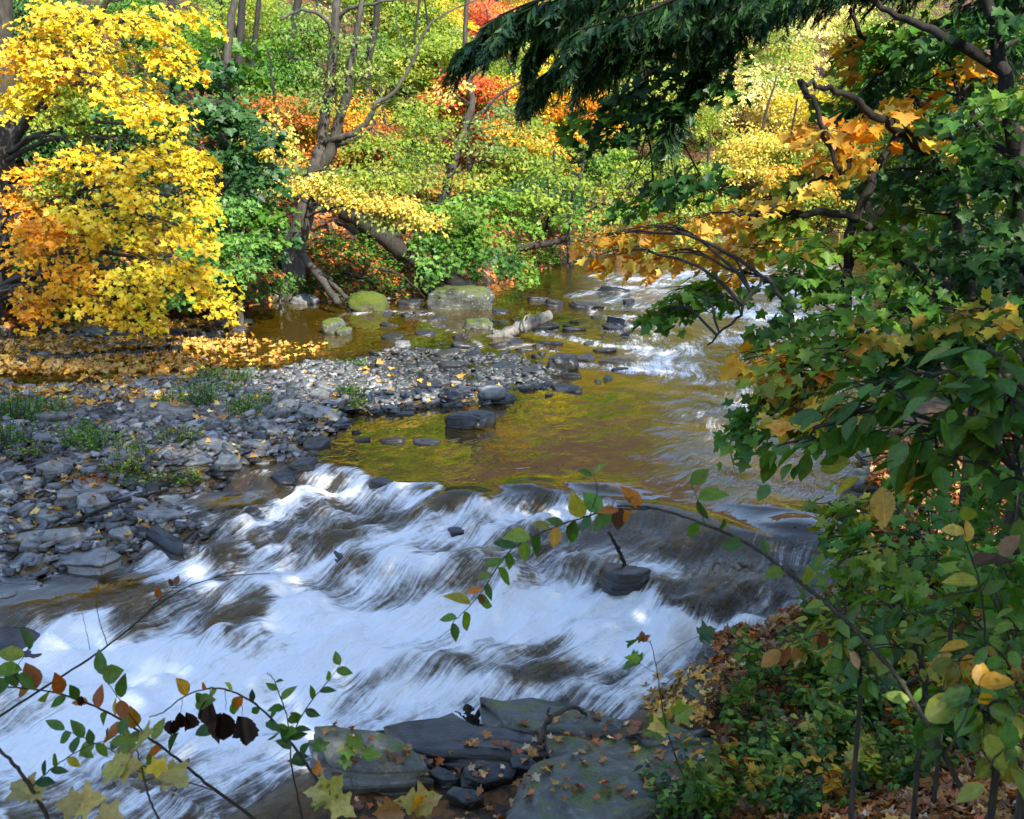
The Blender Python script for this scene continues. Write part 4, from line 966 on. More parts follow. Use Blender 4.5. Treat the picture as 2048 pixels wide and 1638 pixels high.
def tree(name, label, cat, trunks, blobs, kind='maple_far', leafmat=None, barkmat=None, group=None, leaf=.11, dens=1.0, twigs=True, bias=None, droop=.25, limbs=True, sides=8, L0=.75, flat=.5, lr=1.0):
    """trunks: list of (points (px,py,Y), r0, r1); blobs: (px,py,Y, rx_px, ry_px, palette[, sprays])"""
    global NLEAF
    polys = []
    tb = MB()
    for pts, r0, r1 in trunks:
        q = smooth_line([P(*p) if len(p) == 3 else np.array(p[1:]) for p in pts], 6)
        q[1:-1] += rng.normal(0, .012, (len(q) - 2, 3)); polys.append(q)
        tb.tube(q, np.linspace(r0, r1, len(q)), sides, wob=.14)
    root = polys[0][0].copy(); root[2] = gz(root[0], root[1])
    if root[2] < polys[0][0][2] - .05: tb.tube(np.array([root - [0, 0, .2], polys[0][0] + [0, 0, .05]]), trunks[0][1] * 1.1, sides)
    allp = np.vstack(polys); axis_ = allp[:, :2].mean(0)
    fo = Foliage()
    for b in blobs:
        px, py, Yd, rx, ry, pal = b[:6]
        c = P(px, py, Yd); k = Yd / F; rxm, rzm = rx * k, ry * k; rym = .8 * rxm
        M = b[6] if len(b) > 6 else int(np.clip(4 + 2.2 * rxm * rzm * 4 / (L0 * L0), 5, 60))
        o = unit(rng.normal(size=(M, 3))) * (rng.random((M, 1)) ** .45) * [rxm, rym, rzm] * .85 + c
        out = np.column_stack([o[:, :2] - (axis_ if bias is None else axis_ * .3 + .7 * c[:2]), np.zeros(M)])
        out = unit(out) + rng.normal(0, .55, (M, 3)) * [1, 1, .25]
        if bias is not None: out = out + np.asarray(bias)
        d = unit(out * [1, 1, .3]); L = L0 * np.clip(rng.normal(1, .3, M), .5, 1.7)
        fo.spray(o - d * (L * .45)[:, None], d, L, leaf, pal, dens, droop, flat)
        if limbs:
            dd = np.linalg.norm(allp - c, axis=1) * (1 + .35 * rng.random(len(allp))) + 1.5 * np.maximum(0, allp[:, 2] - c[2] + .2); a = allp[np.argmin(dd)]
            q = limb(a, c, .08); r = lr * (.010 + .010 * np.linalg.norm(c - a)); r = min(r, .07)
            tb.tube(q, np.linspace(r, min(r, .008), len(q)), 5)
            if twigs:
                for j in range(M):
                    t0 = q[rng.integers(3, len(q))]; tip = o[j] + d[j] * L[j] * .45 - [0, 0, .1 * L[j]]
                    tb.tube(limb(t0, tip, .06, .08, 5), np.linspace(.008 * min(1, lr * 1.3), .0025, 5), 3)
    t = thing(name, label, cat, root, group)
    off = Vector(root)
    o1 = link('trunk', tb.mesh('trunk', [barkmat or M_bark]), t); o1.location = -off
    if fo.p:
        NLEAF += fo.count()
        o2 = link('crown', fo.mesh('crown', kind, leafmat or M_leaf), t); o2.location = -off
    return t

# --- left bank, near the water
tree('yellow_maple', 'large bright yellow maple hanging over the leafy left shore', 'tree',
     [([(-30, 640, 18.6), (-8, 480, 18.5), (4, 330, 18.4), (8, 180, 18.3), (0, -60, 18)], .26, .15), ([(4, 330, 18.4), (60, 230, 18), (140, 120, 17.6), (230, -20, 17)], .10, .04)],
     [(120, 30, 17, 150, 50, 'yellow'), (300, 40, 16.5, 110, 55, 'yellow'), (55, 120, 17, 80, 55, 'gold'), (190, 110, 16.6, 130, 50, 'yellow'), (270, 170, 16.2, 80, 50, 'yellow'), (150, 170, 16.8, 60, 20, 'yellowgreen'), (20, 190, 17, 35, 40, 'yellow'), (75, 180, 16.9, 45, 30, 'yellow'), (330, 120, 16.4, 36, 30, 'yellow'), (120, 225, 16.8, 40, 16, 'yellowgreen'), (300, 215, 16, 50, 26, 'yellow'),
      (380, 20, 16.8, 40, 26, 'yellow'), 
      (375, 285, 15.8, 55, 32, 'yellow'), (300, 300, 16, 80, 32, 'yellow'), (180, 305, 16.2, 90, 28, 'yellow'), (80, 330, 16.6, 80, 30, 'gold'), (390, 340, 15.6, 50, 30, 'yellow'), (240, 345, 16, 90, 30, 'yellow'), (130, 345, 16.5, 60, 26, 'yellowgreen'), (40, 385, 16.7, 50, 40, 'orange'),
      (300, 395, 15.8, 110, 34, 'yellow'), (180, 410, 16.1, 80, 34, 'yellow'), (400, 400, 15.5, 40, 26, 'yellow'), (110, 440, 16.3, 90, 34, 'orange'), (300, 450, 15.7, 90, 30, 'yellow'), (390, 460, 15.4, 40, 34, 'yellow'), (220, 480, 15.9, 80, 34, 'yellow'), (60, 490, 16.5, 60, 40, 'gold'),
      (140, 530, 16, 80, 30, 'gold'), (250, 545, 15.7, 80, 28, 'yellow'), (330, 520, 15.5, 50, 36, 'yellow'), (395, 555, 15.2, 55, 40, 'yellow'), (90, 580, 16.1, 60, 26, 'gold'), (180, 590, 15.7, 60, 24, 'yellow'), (235, 625, 15.5, 48, 20, 'yellow'), (430, 590, 15.2, 28, 16, 'yellow'), (285, 600, 15.5, 26, 20, 'yellow'), (75, 610, 16, 30, 14, 'orange')],
     'maple_far', leaf=.076, dens=.92, bias=(.5, -.5, 0), L0=.52, droop=.5)
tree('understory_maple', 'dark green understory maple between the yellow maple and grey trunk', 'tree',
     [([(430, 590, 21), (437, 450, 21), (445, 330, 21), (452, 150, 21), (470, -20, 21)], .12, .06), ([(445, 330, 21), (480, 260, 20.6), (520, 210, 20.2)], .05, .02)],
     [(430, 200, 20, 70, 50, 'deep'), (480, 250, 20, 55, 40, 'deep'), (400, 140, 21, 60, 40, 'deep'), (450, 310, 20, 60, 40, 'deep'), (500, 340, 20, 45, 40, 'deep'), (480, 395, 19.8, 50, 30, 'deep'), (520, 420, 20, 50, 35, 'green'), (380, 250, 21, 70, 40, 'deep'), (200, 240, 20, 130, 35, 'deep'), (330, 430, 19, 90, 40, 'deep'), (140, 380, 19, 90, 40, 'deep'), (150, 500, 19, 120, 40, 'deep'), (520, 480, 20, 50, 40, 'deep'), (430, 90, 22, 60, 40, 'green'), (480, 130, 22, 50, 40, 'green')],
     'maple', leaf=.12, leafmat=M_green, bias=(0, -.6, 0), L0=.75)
tree('mint_maple', 'pale mint-green maple sapling under the right edge of yellow maple', 'tree',
     [([(480, 610, 20), (470, 540, 19.5), (455, 470, 19), (450, 400, 19)], .05, .02)],
     [(455, 405, 18.4, 48, 20, 'mint'), (430, 475, 18.3, 50, 18, 'mint'), (490, 520, 18, 58, 18, 'mint'), (400, 510, 18.2, 50, 22, 'mint'), (330, 590, 18.2, 40, 18, 'mint'), (500, 470, 19, 30, 14, 'mint'), (300, 520, 18.4, 50, 20, 'mint')],
     'maple_far', leaf=.08, leafmat=M_green, bias=(.4, -.4, 0), L0=.6)
tree('bank_shrub', 'dark green weedy shrub hanging over the black undercut bank', 'shrub',
     [([(560, 590, 22), (556, 555, 21.6), (540, 530, 21)], .03, .01)],
     [(545, 550, 21.2, 50, 22, 'green'), (575, 560, 21.6, 25, 22, 'green'), (500, 575, 21.2, 45, 12, 'green'), (420, 575, 20.8, 60, 14, 'deep'), (520, 545, 21, 40, 15, 'rust'), (340, 585, 20.4, 50, 16, 'deep')],
     'diamond', leaf=.085, leafmat=M_green, bias=(0, -.6, 0), L0=.5)
tree('grey_forked_tree', 'tall grey forked tree with sparse pale leaves and a leaning trunk', 'tree',
     [([(586, 510, 24), (601, 455, 24), (617, 405, 24), (630, 350, 24), (643, 300, 24)], .23, .17), ([(643, 300, 24), (650, 235, 24), (661, 160, 24), (669, 85, 24), (676, -30, 24)], .125, .085),
      ([(628, 352, 24), (662, 300, 23.9), (678, 240, 23.8), (694, 190, 23.7), (706, 110, 23.7), (728, -20, 23.7)], .14, .05), ([(640, 285, 24), (668, 278, 23.8), (700, 270, 23.6), (728, 252, 23.5), (744, 226, 23.4), (750, 206, 23.4)], .09, .045),
      ([(660, 292, 24), (700, 282, 23.6), (735, 262, 23.4), (752, 240, 23.3)], .06, .03), ([(748, 208, 23.4), (790, 180, 23.5), (826, 122, 23.6), (848, 66, 23.6), (880, 34, 23.7), (960, -4, 24)], .045, .015), ([(826, 122, 23.6), (800, 70, 23.6), (790, 20, 23.8)], .02, .008), ([(671, 75, 24), (645, 32, 23.8), (600, 22, 23.6), (560, 40, 23.5)], .05, .02), ([(675, 40, 24), (700, 16, 23.8), (760, 4, 23.6), (830, -6, 23.6)], .05, .02),
      ([(612, 430, 24), (580, 350, 23.6), (560, 300, 23.2), (548, 260, 23)], .03, .01)],
     [(665, 195, 24, 55, 28, 'palegreen', 9), (640, 150, 24, 50, 26, 'palegreen', 7), (740, 150, 24, 70, 40, 'palegreen', 10), (800, 200, 24, 60, 40, 'yellowgreen', 10), (720, 90, 24, 60, 40, 'palegreen', 9), (600, 360, 22.4, 50, 20, 'paleyellow', 14), (660, 362, 22.2, 50, 20, 'paleyellow', 14), (720, 385, 22, 60, 22, 'paleyellow', 16), (790, 395, 22, 60, 24, 'paleyellow', 16), (700, 345, 22.4, 50, 20, 'yellowgreen', 10), (780, 350, 22.4, 60, 24, 'yellowgreen', 14), (830, 430, 22, 45, 22, 'paleyellow', 10), (770, 430, 22, 60, 18, 'palegreen', 10), (570, 300, 22.6, 45, 28, 'paleyellow', 8), (540, 240, 22.6, 40, 30, 'paleyellow', 7), (600, 60, 24, 60, 40, 'green', 12), (560, 120, 24, 40, 30, 'green', 9), (760, 270, 23, 60, 30, 'yellowgreen', 12)],
     'diamond', leaf=.085, dens=.8, bias=(.2, -.5, 0), L0=.75)
tree('leaning_tree', 'thin crooked grey trunk with yellow-green leaves left of centre rear slope', 'tree',
     [([(866, 470, 27.5), (880, 420, 27), (897, 360, 27), (914, 305, 27), (932, 250, 27), (944, 205, 27), (938, 160, 27), (931, 90, 27), (934, -20, 27)], .13, .05), ([(930, 250, 27), (960, 228, 26.8), (1000, 190, 26.6), (1070, 140, 26.5), (1110, 60, 26.5)], .05, .015), ([(938, 160, 27), (990, 110, 26.6), (1030, 60, 26.6)], .03, .01)],
     [(850, 250, 26, 70, 36, 'yellowgreen'), (900, 300, 26, 80, 36, 'yellowgreen'), (980, 290, 26, 80, 36, 'palegreen'), (830, 310, 26, 60, 30, 'yellowgreen'), (1010, 235, 26, 60, 36, 'palegreen'), (890, 190, 26, 55, 34, 'paleyellow'), (960, 345, 26, 70, 30, 'yellowgreen'), (1040, 320, 26, 60, 34, 'yellowgreen'), (1050, 250, 26.4, 50, 30, 'yellowgreen'), (870, 355, 26, 60, 26, 'palegreen')],
     'diamond', leaf=.095, bias=(0, -.6, 0), L0=.85, dens=.9)
tree('green_maple', 'bright green low maple spreading over the bank above the leaning log', 'tree',
     [([(880, 560, 26), (872, 500, 26), (878, 450, 26), (890, 400, 26)], .07, .03)],
     [(880, 410, 25, 70, 30, 'brightgreen'), (950, 400, 25, 70, 30, 'brightgreen'), (1030, 390, 25, 55, 28, 'brightgreen'), (1075, 390, 24.8, 34, 24, 'yellowgreen'), (900, 460, 25, 60, 26, 'green'), (970, 450, 24.8, 80, 26, 'brightgreen'), (1040, 440, 24.8, 50, 22, 'brightgreen'), (860, 475, 25, 50, 24, 'mint'), (930, 500, 24.6, 70, 22, 'mint'), (1005, 505, 24.4, 50, 20, 'mint'), (890, 525, 24.6, 40, 16, 'mint'), (1030, 525, 24.4, 24, 12, 'brightgreen')],
     'maple_far', leaf=.09, leafmat=M_green, bias=(.3, -.5, 0), L0=.75, droop=.4)
tree('riverside_sapling', 'yellow-green leafy sapling overhanging the far bend of the creek', 'tree',
     [([(1140, 520, 31), (1135, 450, 31), (1150, 380, 31), (1180, 300, 31)], .09, .03), ([(1135, 450, 31), (1180, 420, 30.6), (1240, 390, 30.2)], .04, .015)],
     [(1130, 330, 30, 60, 40, 'yellowgreen'), (1180, 290, 30, 60, 36, 'yellowgreen'), (1200, 370, 30, 70, 34, 'yellowgreen'), (1270, 340, 30, 70, 40, 'yellowgreen'), (1170, 420, 29.6, 50, 24, 'brightgreen'), (1240, 420, 29.6, 60, 26, 'brightgreen'), (1310, 400, 30, 60, 34, 'yellowgreen'), (1330, 320, 31, 60, 40, 'yellowgreen'), (1290, 450, 30, 60, 24, 'brightgreen')],
     'diamond', leaf=.13, bias=(0, -.6, 0), L0=.9)
tree('bend_bush', 'low yellow-green bush at the waterline under the far bend', 'shrub',
     [([(1230, 505, 33), (1225, 480, 33), (1220, 450, 33)], .04, .02)],
     [(1190, 465, 32, 45, 22, 'yellowgreen'), (1250, 480, 32, 50, 18, 'brightgreen'), (1330, 490, 33, 50, 16, 'yellowgreen'), (1390, 470, 34, 50, 24, 'yellowgreen')],
     'diamond', leaf=.13, bias=(0, -.5, 0), L0=.7)

# --- the wooded slope behind: each tree its own
NAMEPAL = {'yellow': 'yellow', 'gold': 'golden', 'orange': 'orange', 'paleyellow': 'pale yellow', 'glow': 'glow-tinted pale lemon', 'yellowgreen': 'yellow-green', 'palegreen': 'pale green', 'green': 'green', 'deep': 'dark green', 'rust': 'rust-coloured', 'red': 'red', 'pinkred': 'pinkish red', 'brightgreen': 'bright green', 'mixog': 'orange and green'}
HILL = [
 (30, 60, 30, 2.0, 'deep', 'at the top left corner'), (330, 60, 29, 1.8, 'green', 'showing through the top of the yellow maple'), (430, 40, 33, 2.2, 'yellowgreen', 'between yellow maple and double dark trunks'), (520, 170, 31, 1.6, 'green', 'below the double dark trunks'), (500, 60, 38, 2.6, 'yellowgreen', 'behind the double dark trunks'),
 (570, 250, 30, 1.7, 'rust', 'left of the forked grey trunk, low on the slope'), (620, 120, 36, 2.2, 'palegreen', 'behind the top of the forked grey tree'), (540, 330, 28, 1.3, 'green', 'beside the lean of the forked grey trunk'), (700, 250, 31, 1.7, 'orange', 'right of the fork of the grey tree'), (740, 40, 42, 3.0, 'yellowgreen', 'high on the slope right of the forked tree'),
 (800, 110, 38, 2.2, 'yellowgreen', 'behind the bare diagonal limb'), (850, 30, 44, 2.6, 'yellow', 'at the top edge above the bare diagonal limb'), (790, 290, 31, 1.5, 'rust', 'low behind the pale sprays of the forked tree'), (880, 110, 40, 2.0, 'yellowgreen', 'left of the crooked grey trunk top'), (960, 60, 46, 2.2, 'pinkred', 'at the top edge right of the crooked trunk'), (920, 190, 36, 1.4, 'red', 'behind the crooked grey trunk'),
 (1000, 160, 42, 2.2, 'palegreen', 'under the tip of the hemlock boughs'), (1090, 180, 40, 2.0, 'yellow', 'behind the hemlock bough tips'), (1060, 290, 35, 1.5, 'orange', 'on the slope above the bright green maple'), (1140, 230, 40, 2.0, 'orange', 'behind the lowest hemlock bough'), (1010, 260, 38, 1.6, 'red', 'between crooked trunk and hemlock'), (840, 400, 30, 1.2, 'rust', 'beside the head of the leaning log'), (1110, 400, 33, 1.3, 'deep', 'in the dark hollow right of the bright green maple'),
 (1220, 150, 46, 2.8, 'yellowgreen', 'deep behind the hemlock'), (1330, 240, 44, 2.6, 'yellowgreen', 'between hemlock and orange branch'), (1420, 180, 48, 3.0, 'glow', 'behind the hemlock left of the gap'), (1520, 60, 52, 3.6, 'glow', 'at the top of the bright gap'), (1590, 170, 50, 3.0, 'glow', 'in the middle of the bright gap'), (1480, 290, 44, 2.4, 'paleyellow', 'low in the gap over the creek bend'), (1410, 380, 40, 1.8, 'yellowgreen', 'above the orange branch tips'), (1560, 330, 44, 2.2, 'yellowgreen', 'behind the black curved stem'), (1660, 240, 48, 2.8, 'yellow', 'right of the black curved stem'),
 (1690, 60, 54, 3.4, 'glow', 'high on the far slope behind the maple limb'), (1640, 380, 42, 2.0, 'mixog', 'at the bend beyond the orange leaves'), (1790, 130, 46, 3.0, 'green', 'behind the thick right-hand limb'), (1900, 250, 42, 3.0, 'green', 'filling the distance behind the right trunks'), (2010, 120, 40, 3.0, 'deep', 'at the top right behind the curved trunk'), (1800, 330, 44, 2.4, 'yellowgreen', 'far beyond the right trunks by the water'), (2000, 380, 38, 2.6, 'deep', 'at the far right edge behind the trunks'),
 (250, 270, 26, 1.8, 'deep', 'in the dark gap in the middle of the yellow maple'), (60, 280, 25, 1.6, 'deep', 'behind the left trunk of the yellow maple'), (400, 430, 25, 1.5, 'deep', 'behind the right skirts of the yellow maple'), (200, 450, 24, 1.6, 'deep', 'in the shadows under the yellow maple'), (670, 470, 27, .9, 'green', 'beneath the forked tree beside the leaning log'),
 (60, -40, 42, 3.0, 'yellowgreen', 'highest on the left, above the yellow maple'), (20, -30, 34, 2.4, 'yellowgreen', 'in the top left corner, lower than the highest one'), (240, -30, 44, 3.0, 'yellowgreen', 'high on the left slope behind yellow maple top'), (410, -50, 46, 3.2, 'green', 'high on the slope left of the double trunks'), (590, -50, 48, 3.2, 'yellowgreen', 'at the top edge above the forked tree'), (1000, 20, 54, 3.2, 'orange', 'highest on slope right of crooked trunk'), (1120, 60, 52, 3.2, 'yellowgreen', 'high behind the hemlock bough tips'), (1290, 60, 54, 3.4, 'yellow', 'high behind the middle of the hemlock'), (860, -50, 54, 3.2, 'yellowgreen', 'at the top edge over the bare diagonal limb'), (1760, 300, 50, 2.6, 'glow', 'far across the bend behind the black stems'), (1840, 60, 56, 3.4, 'yellowgreen', 'high on the far slope at the upper right'), (1200, 330, 42, 1.8, 'green', 'at the bend behind the riverside sapling'),
]
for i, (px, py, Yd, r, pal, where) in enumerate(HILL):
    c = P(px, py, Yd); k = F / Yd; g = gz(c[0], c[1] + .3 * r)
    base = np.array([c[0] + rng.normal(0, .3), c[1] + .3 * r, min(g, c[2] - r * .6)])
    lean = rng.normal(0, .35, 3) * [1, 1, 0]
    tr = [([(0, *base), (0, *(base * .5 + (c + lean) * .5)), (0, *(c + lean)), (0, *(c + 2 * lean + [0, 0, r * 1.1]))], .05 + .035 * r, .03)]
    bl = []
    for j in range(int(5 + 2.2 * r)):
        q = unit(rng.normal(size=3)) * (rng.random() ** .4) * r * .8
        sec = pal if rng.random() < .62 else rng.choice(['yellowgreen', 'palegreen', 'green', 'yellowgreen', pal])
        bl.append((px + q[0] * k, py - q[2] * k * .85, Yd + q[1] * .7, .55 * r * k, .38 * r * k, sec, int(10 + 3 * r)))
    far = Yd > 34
    tree('hillside_tree', f'{NAMEPAL[pal]} hillside tree {where}', 'tree', tr, bl, 'diamond', None if pal not in ('deep', 'green') else M_green, M_dark_shaded_bark, 'trees on the wooded slope', leaf=.12 if far else .10, dens=.85, twigs=False, bias=(0, -.6, 0), L0=.9 + .05 * r, sides=6)
for pts, r0, r1, lab in [([(470, 230, 30), (478, 110, 30), (486, -20, 30)], .12, .09, 'left one of the double dark trunks on the slope'), ([(498, 200, 30.5), (508, 100, 30.5), (520, -20, 30.5)], .09, .06, 'right one of the double dark trunks on the slope'), ([(578, 210, 31), (598, 150, 31), (580, 105, 31), (600, -20, 31)], .14, .10, 'bent dark trunk left of the forked grey tree'), ([(735, 120, 36), (750, 60, 36), (757, -20, 36)], .12, .09, 'dark straight trunk high on the slope right of forked tree'), ([(322, 150, 26), (340, 60, 26), (345, -20, 26)], .12, .08, 'dark trunk glimpsed through the top of the yellow maple'), ([(445, 330, 26), (452, 270, 26), (450, 200, 26)], .12, .1, 'dark trunk standing in the green behind the yellow maple')]:
    b = MB(); q = smooth_line([P(*p) for p in pts], 6); root = q[0].copy(); root[2] = min(gz(root[0], root[1]), q[0][2] - .1)
    q = np.vstack([root[None], q]); b.tube(q, np.linspace(r0, r1, len(q)), 8, wob=.12)
    t = thing('bare_tree', lab, 'tree', root, 'bare trunks on the wooded slope'); o = link('trunk', b.mesh('trunk', [M_dark_shaded_bark]), t); o.location = -Vector(root)

# --- right bank trees
tree('orange_maple', 'maple leaning out from right bank with orange and green leaf sprays over water', 'tree',
     [([(1965, 700, 8.6), (1935, 560, 8.6), (1912, 450, 8.6), (1888, 350, 8.5), (1830, 285, 8.3), (1760, 235, 8.1), (1700, 196, 8), (1640, 172, 7.9), (1596, 160, 7.8)], .06, .012),
      ([(1600, 162, 7.8), (1632, 220, 7.8), (1655, 285, 7.8), (1682, 350, 7.8)], .022, .014), ([(1905, 420, 8.5), (1860, 320, 8.9), (1830, 200, 9), (1740, 90, 9), (1700, 20, 9)], .045, .015), ([(1840, 560, 8.5), (1720, 440, 8.2), (1560, 428, 8), (1480, 430, 8)], .045, .012), ([(1600, 690, 7.4), (1560, 590, 7.4), (1520, 560, 7.5), (1470, 640, 7.4), (1415, 690, 7.3)], .02, .006), ([(1700, 330, 8), (1600, 380, 8), (1500, 440, 8)], .03, .01), ([(1690, 640, 8), (1700, 470, 8.2), (1760, 330, 8.2), (1800, 270, 8.3)], .04, .03),
      ([(1930, 560, 8.6), (1800, 620, 8), (1680, 680, 7.4), (1600, 740, 7)], .05, .012)],
     [(1230, 468, 9, 46, 8, 'orangegold', 7), (1310, 452, 8.8, 60, 12, 'orangegold', 10), (1400, 435, 8.6, 70, 20, 'orangegold'), (1480, 420, 8.4, 70, 26, 'orangegold'), (1350, 500, 8.6, 70, 20, 'orangegold'), (1440, 500, 8.4, 70, 26, 'orangegold'), (1510, 490, 8.2, 50, 34, 'orangegold'), (1240, 505, 9, 40, 10, 'orange'), (1540, 390, 8.2, 60, 26, 'orangegold'), (1610, 350, 8.1, 50, 30, 'yellowgreen'), (1590, 440, 8.1, 60, 24, 'yellowgreen'), (1480, 540, 8.2, 40, 20, 'orangegold'),
      (1650, 250, 8, 50, 26, 'orangegold'), (1720, 260, 8, 50, 26, 'orange'), (1790, 230, 8.2, 60, 26, 'orangegold'), (1870, 190, 8.4, 60, 26, 'orange'), (1700, 310, 8, 40, 24, 'orangegold'), (1940, 130, 8.6, 50, 20, 'orangegold'), (1700, 90, 9, 50, 30, 'orangegold'),
      (1400, 575, 8, 46, 12, 'green', 6), (1450, 590, 7.8, 40, 12, 'green', 5), (1340, 610, 8.2, 40, 8, 'green', 5), (1640, 480, 7.8, 70, 34, 'green'), (1600, 540, 7.6, 60, 32, 'green'), (1700, 540, 7.6, 80, 36, 'green'), (1560, 640, 7.3, 60, 24, 'green'), (1680, 620, 7.2, 80, 34, 'green'), (1790, 560, 7.6, 70, 44, 'green'), (1780, 470, 8, 70, 40, 'green'),
      (1570, 695, 7, 50, 22, 'yellowgreen'), (1630, 720, 6.9, 50, 26, 'mixog'), (1510, 705, 7.1, 20, 16, 'orange', 5), (1590, 760, 6.8, 50, 22, 'mixog'), (1660, 770, 6.7, 50, 26, 'mixog'), (1540, 800, 6.8, 34, 14, 'green', 6), (1510, 845, 6.8, 26, 14, 'green', 5), (1610, 810, 6.6, 40, 18, 'orangegold', 7), (1700, 700, 6.9, 70, 36, 'green'), (1760, 660, 7, 60, 40, 'mixog'), (1640, 850, 6.5, 30, 14, 'green', 4), (1880, 600, 7.2, 70, 44, 'green'), (1900, 500, 7.6, 60, 44, 'deep'), (1970, 620, 7, 70, 40, 'mixog')],
     'maple', leaf=.088, dens=.72, bias=(-.7, -.1, 0), L0=.38, droop=.35, barkmat=M_dark_shaded_bark, flat=.45, lr=.55)
tree('green_shore_maple', 'dark green maple filling the upper right between the black trunks', 'tree',
     [([(2070, 700, 8), (2045, 430, 8), (2018, 220, 8), (1996, 90, 8), (1960, -40, 8)], .075, .04), ([(2005, 140, 8), (1900, 80, 8), (1800, 30, 8.2), (1700, -20, 8.4)], .045, .015), ([(2030, 320, 8), (1950, 240, 8.4), (1900, 130, 8.8)], .03, .01)],
     [(1850, 60, 8.8, 70, 40, 'green'), (1930, 60, 8.6, 70, 36, 'deep'), (2000, 200, 7.6, 60, 60, 'green'), (1920, 260, 8.8, 60, 50, 'deep'), (1860, 130, 9, 60, 40, 'green'), (1780, 90, 9.2, 60, 34, 'green'), (2000, 40, 8, 60, 30, 'deep'), (1960, 360, 8.4, 60, 50, 'deep'), (2020, 460, 7.6, 50, 60, 'deep'), (1780, 340, 8.8, 60, 40, 'deep'), (1840, 420, 8.8, 60, 40, 'green'), (1740, 190, 9.2, 50, 30, 'green'), (2000, 330, 7.8, 50, 40, 'deep')],
     'maple', leaf=.085, dens=.6, bias=(-.6, -.2, 0), L0=.6, leafmat=M_green, barkmat=M_dark_shaded_bark, lr=.55)
tree('overhanging_maple', 'deep green maple branch hanging below the hemlock boughs', 'tree',
     [([(2300, 300, 9.5), (2250, 60, 9.5), (2150, -160, 9.5), (1900, -220, 9.5), (1600, -120, 9.3), (1450, -20, 9.2), (1350, 70, 9.1), (1270, 170, 9)], .14, .015)],
     [(1270, 190, 9, 60, 26, 'deep'), (1330, 130, 9, 70, 30, 'deep'), (1210, 225, 9, 36, 16, 'green'), (1400, 170, 9, 60, 30, 'deep'), (1260, 255, 9, 28, 14, 'deep', 5), (1450, 100, 9, 60, 34, 'deep'), (1330, 215, 9, 40, 16, 'deep', 6), (1400, 350, 9, 36, 22, 'deep', 6), (1310, 390, 9.2, 34, 16, 'green', 5)],
     'maple', leaf=.085, dens=.55, bias=(-.6, -.1, 0), L0=.5, leafmat=M_green, barkmat=M_dark_shaded_bark, limbs=True, lr=.55)

for nm, lab, trk, bl in [
 ('shore_shrub', 'dark green shrub behind the right-hand trunks, highest on the bank', [(1960, 560, 13), (1930, 420, 13), (1900, 260, 13)], [(1860, 280, 13, 60, 50, 'deep'), (1940, 240, 13, 60, 60, 'deep'), (1900, 370, 13, 70, 50, 'green'), (1990, 340, 12.6, 60, 60, 'deep'), (1960, 450, 12.5, 70, 50, 'deep'), (1860, 440, 13.4, 50, 40, 'green')]),
 ('shore_shrub', 'green shrub at the right waterline between the black trunks', [(1930, 640, 11), (1880, 560, 11), (1840, 480, 11)], [(1830, 480, 11.2, 60, 40, 'green'), (1890, 520, 11, 60, 44, 'deep'), (1850, 570, 10.8, 60, 36, 'green'), (1950, 560, 10.6, 60, 50, 'deep'), (2010, 500, 10.6, 50, 60, 'deep'), (1920, 630, 10, 60, 40, 'green')]),
 ('shore_shrub', 'dark shrub filling the right photo edge above the oval-leaved shrub', [(2080, 760, 7.6), (2030, 650, 7.6), (1990, 560, 7.6)], [(2000, 590, 7.6, 50, 50, 'deep'), (1950, 650, 7.4, 60, 40, 'deep'), (2020, 680, 7.2, 40, 50, 'green'), (1880, 690, 7.4, 60, 30, 'deep'), (1810, 720, 7.6, 50, 26, 'green'), (2030, 500, 7.8, 40, 50, 'deep')])]:
    tree(nm, lab, 'shrub', [(trk, .05, .02)], bl, 'maple', M_green, M_dark_shaded_bark, 'shrubs of the right shore', leaf=.085, dens=.8, bias=(-.5, -.4, 0), L0=.5, lr=.5)

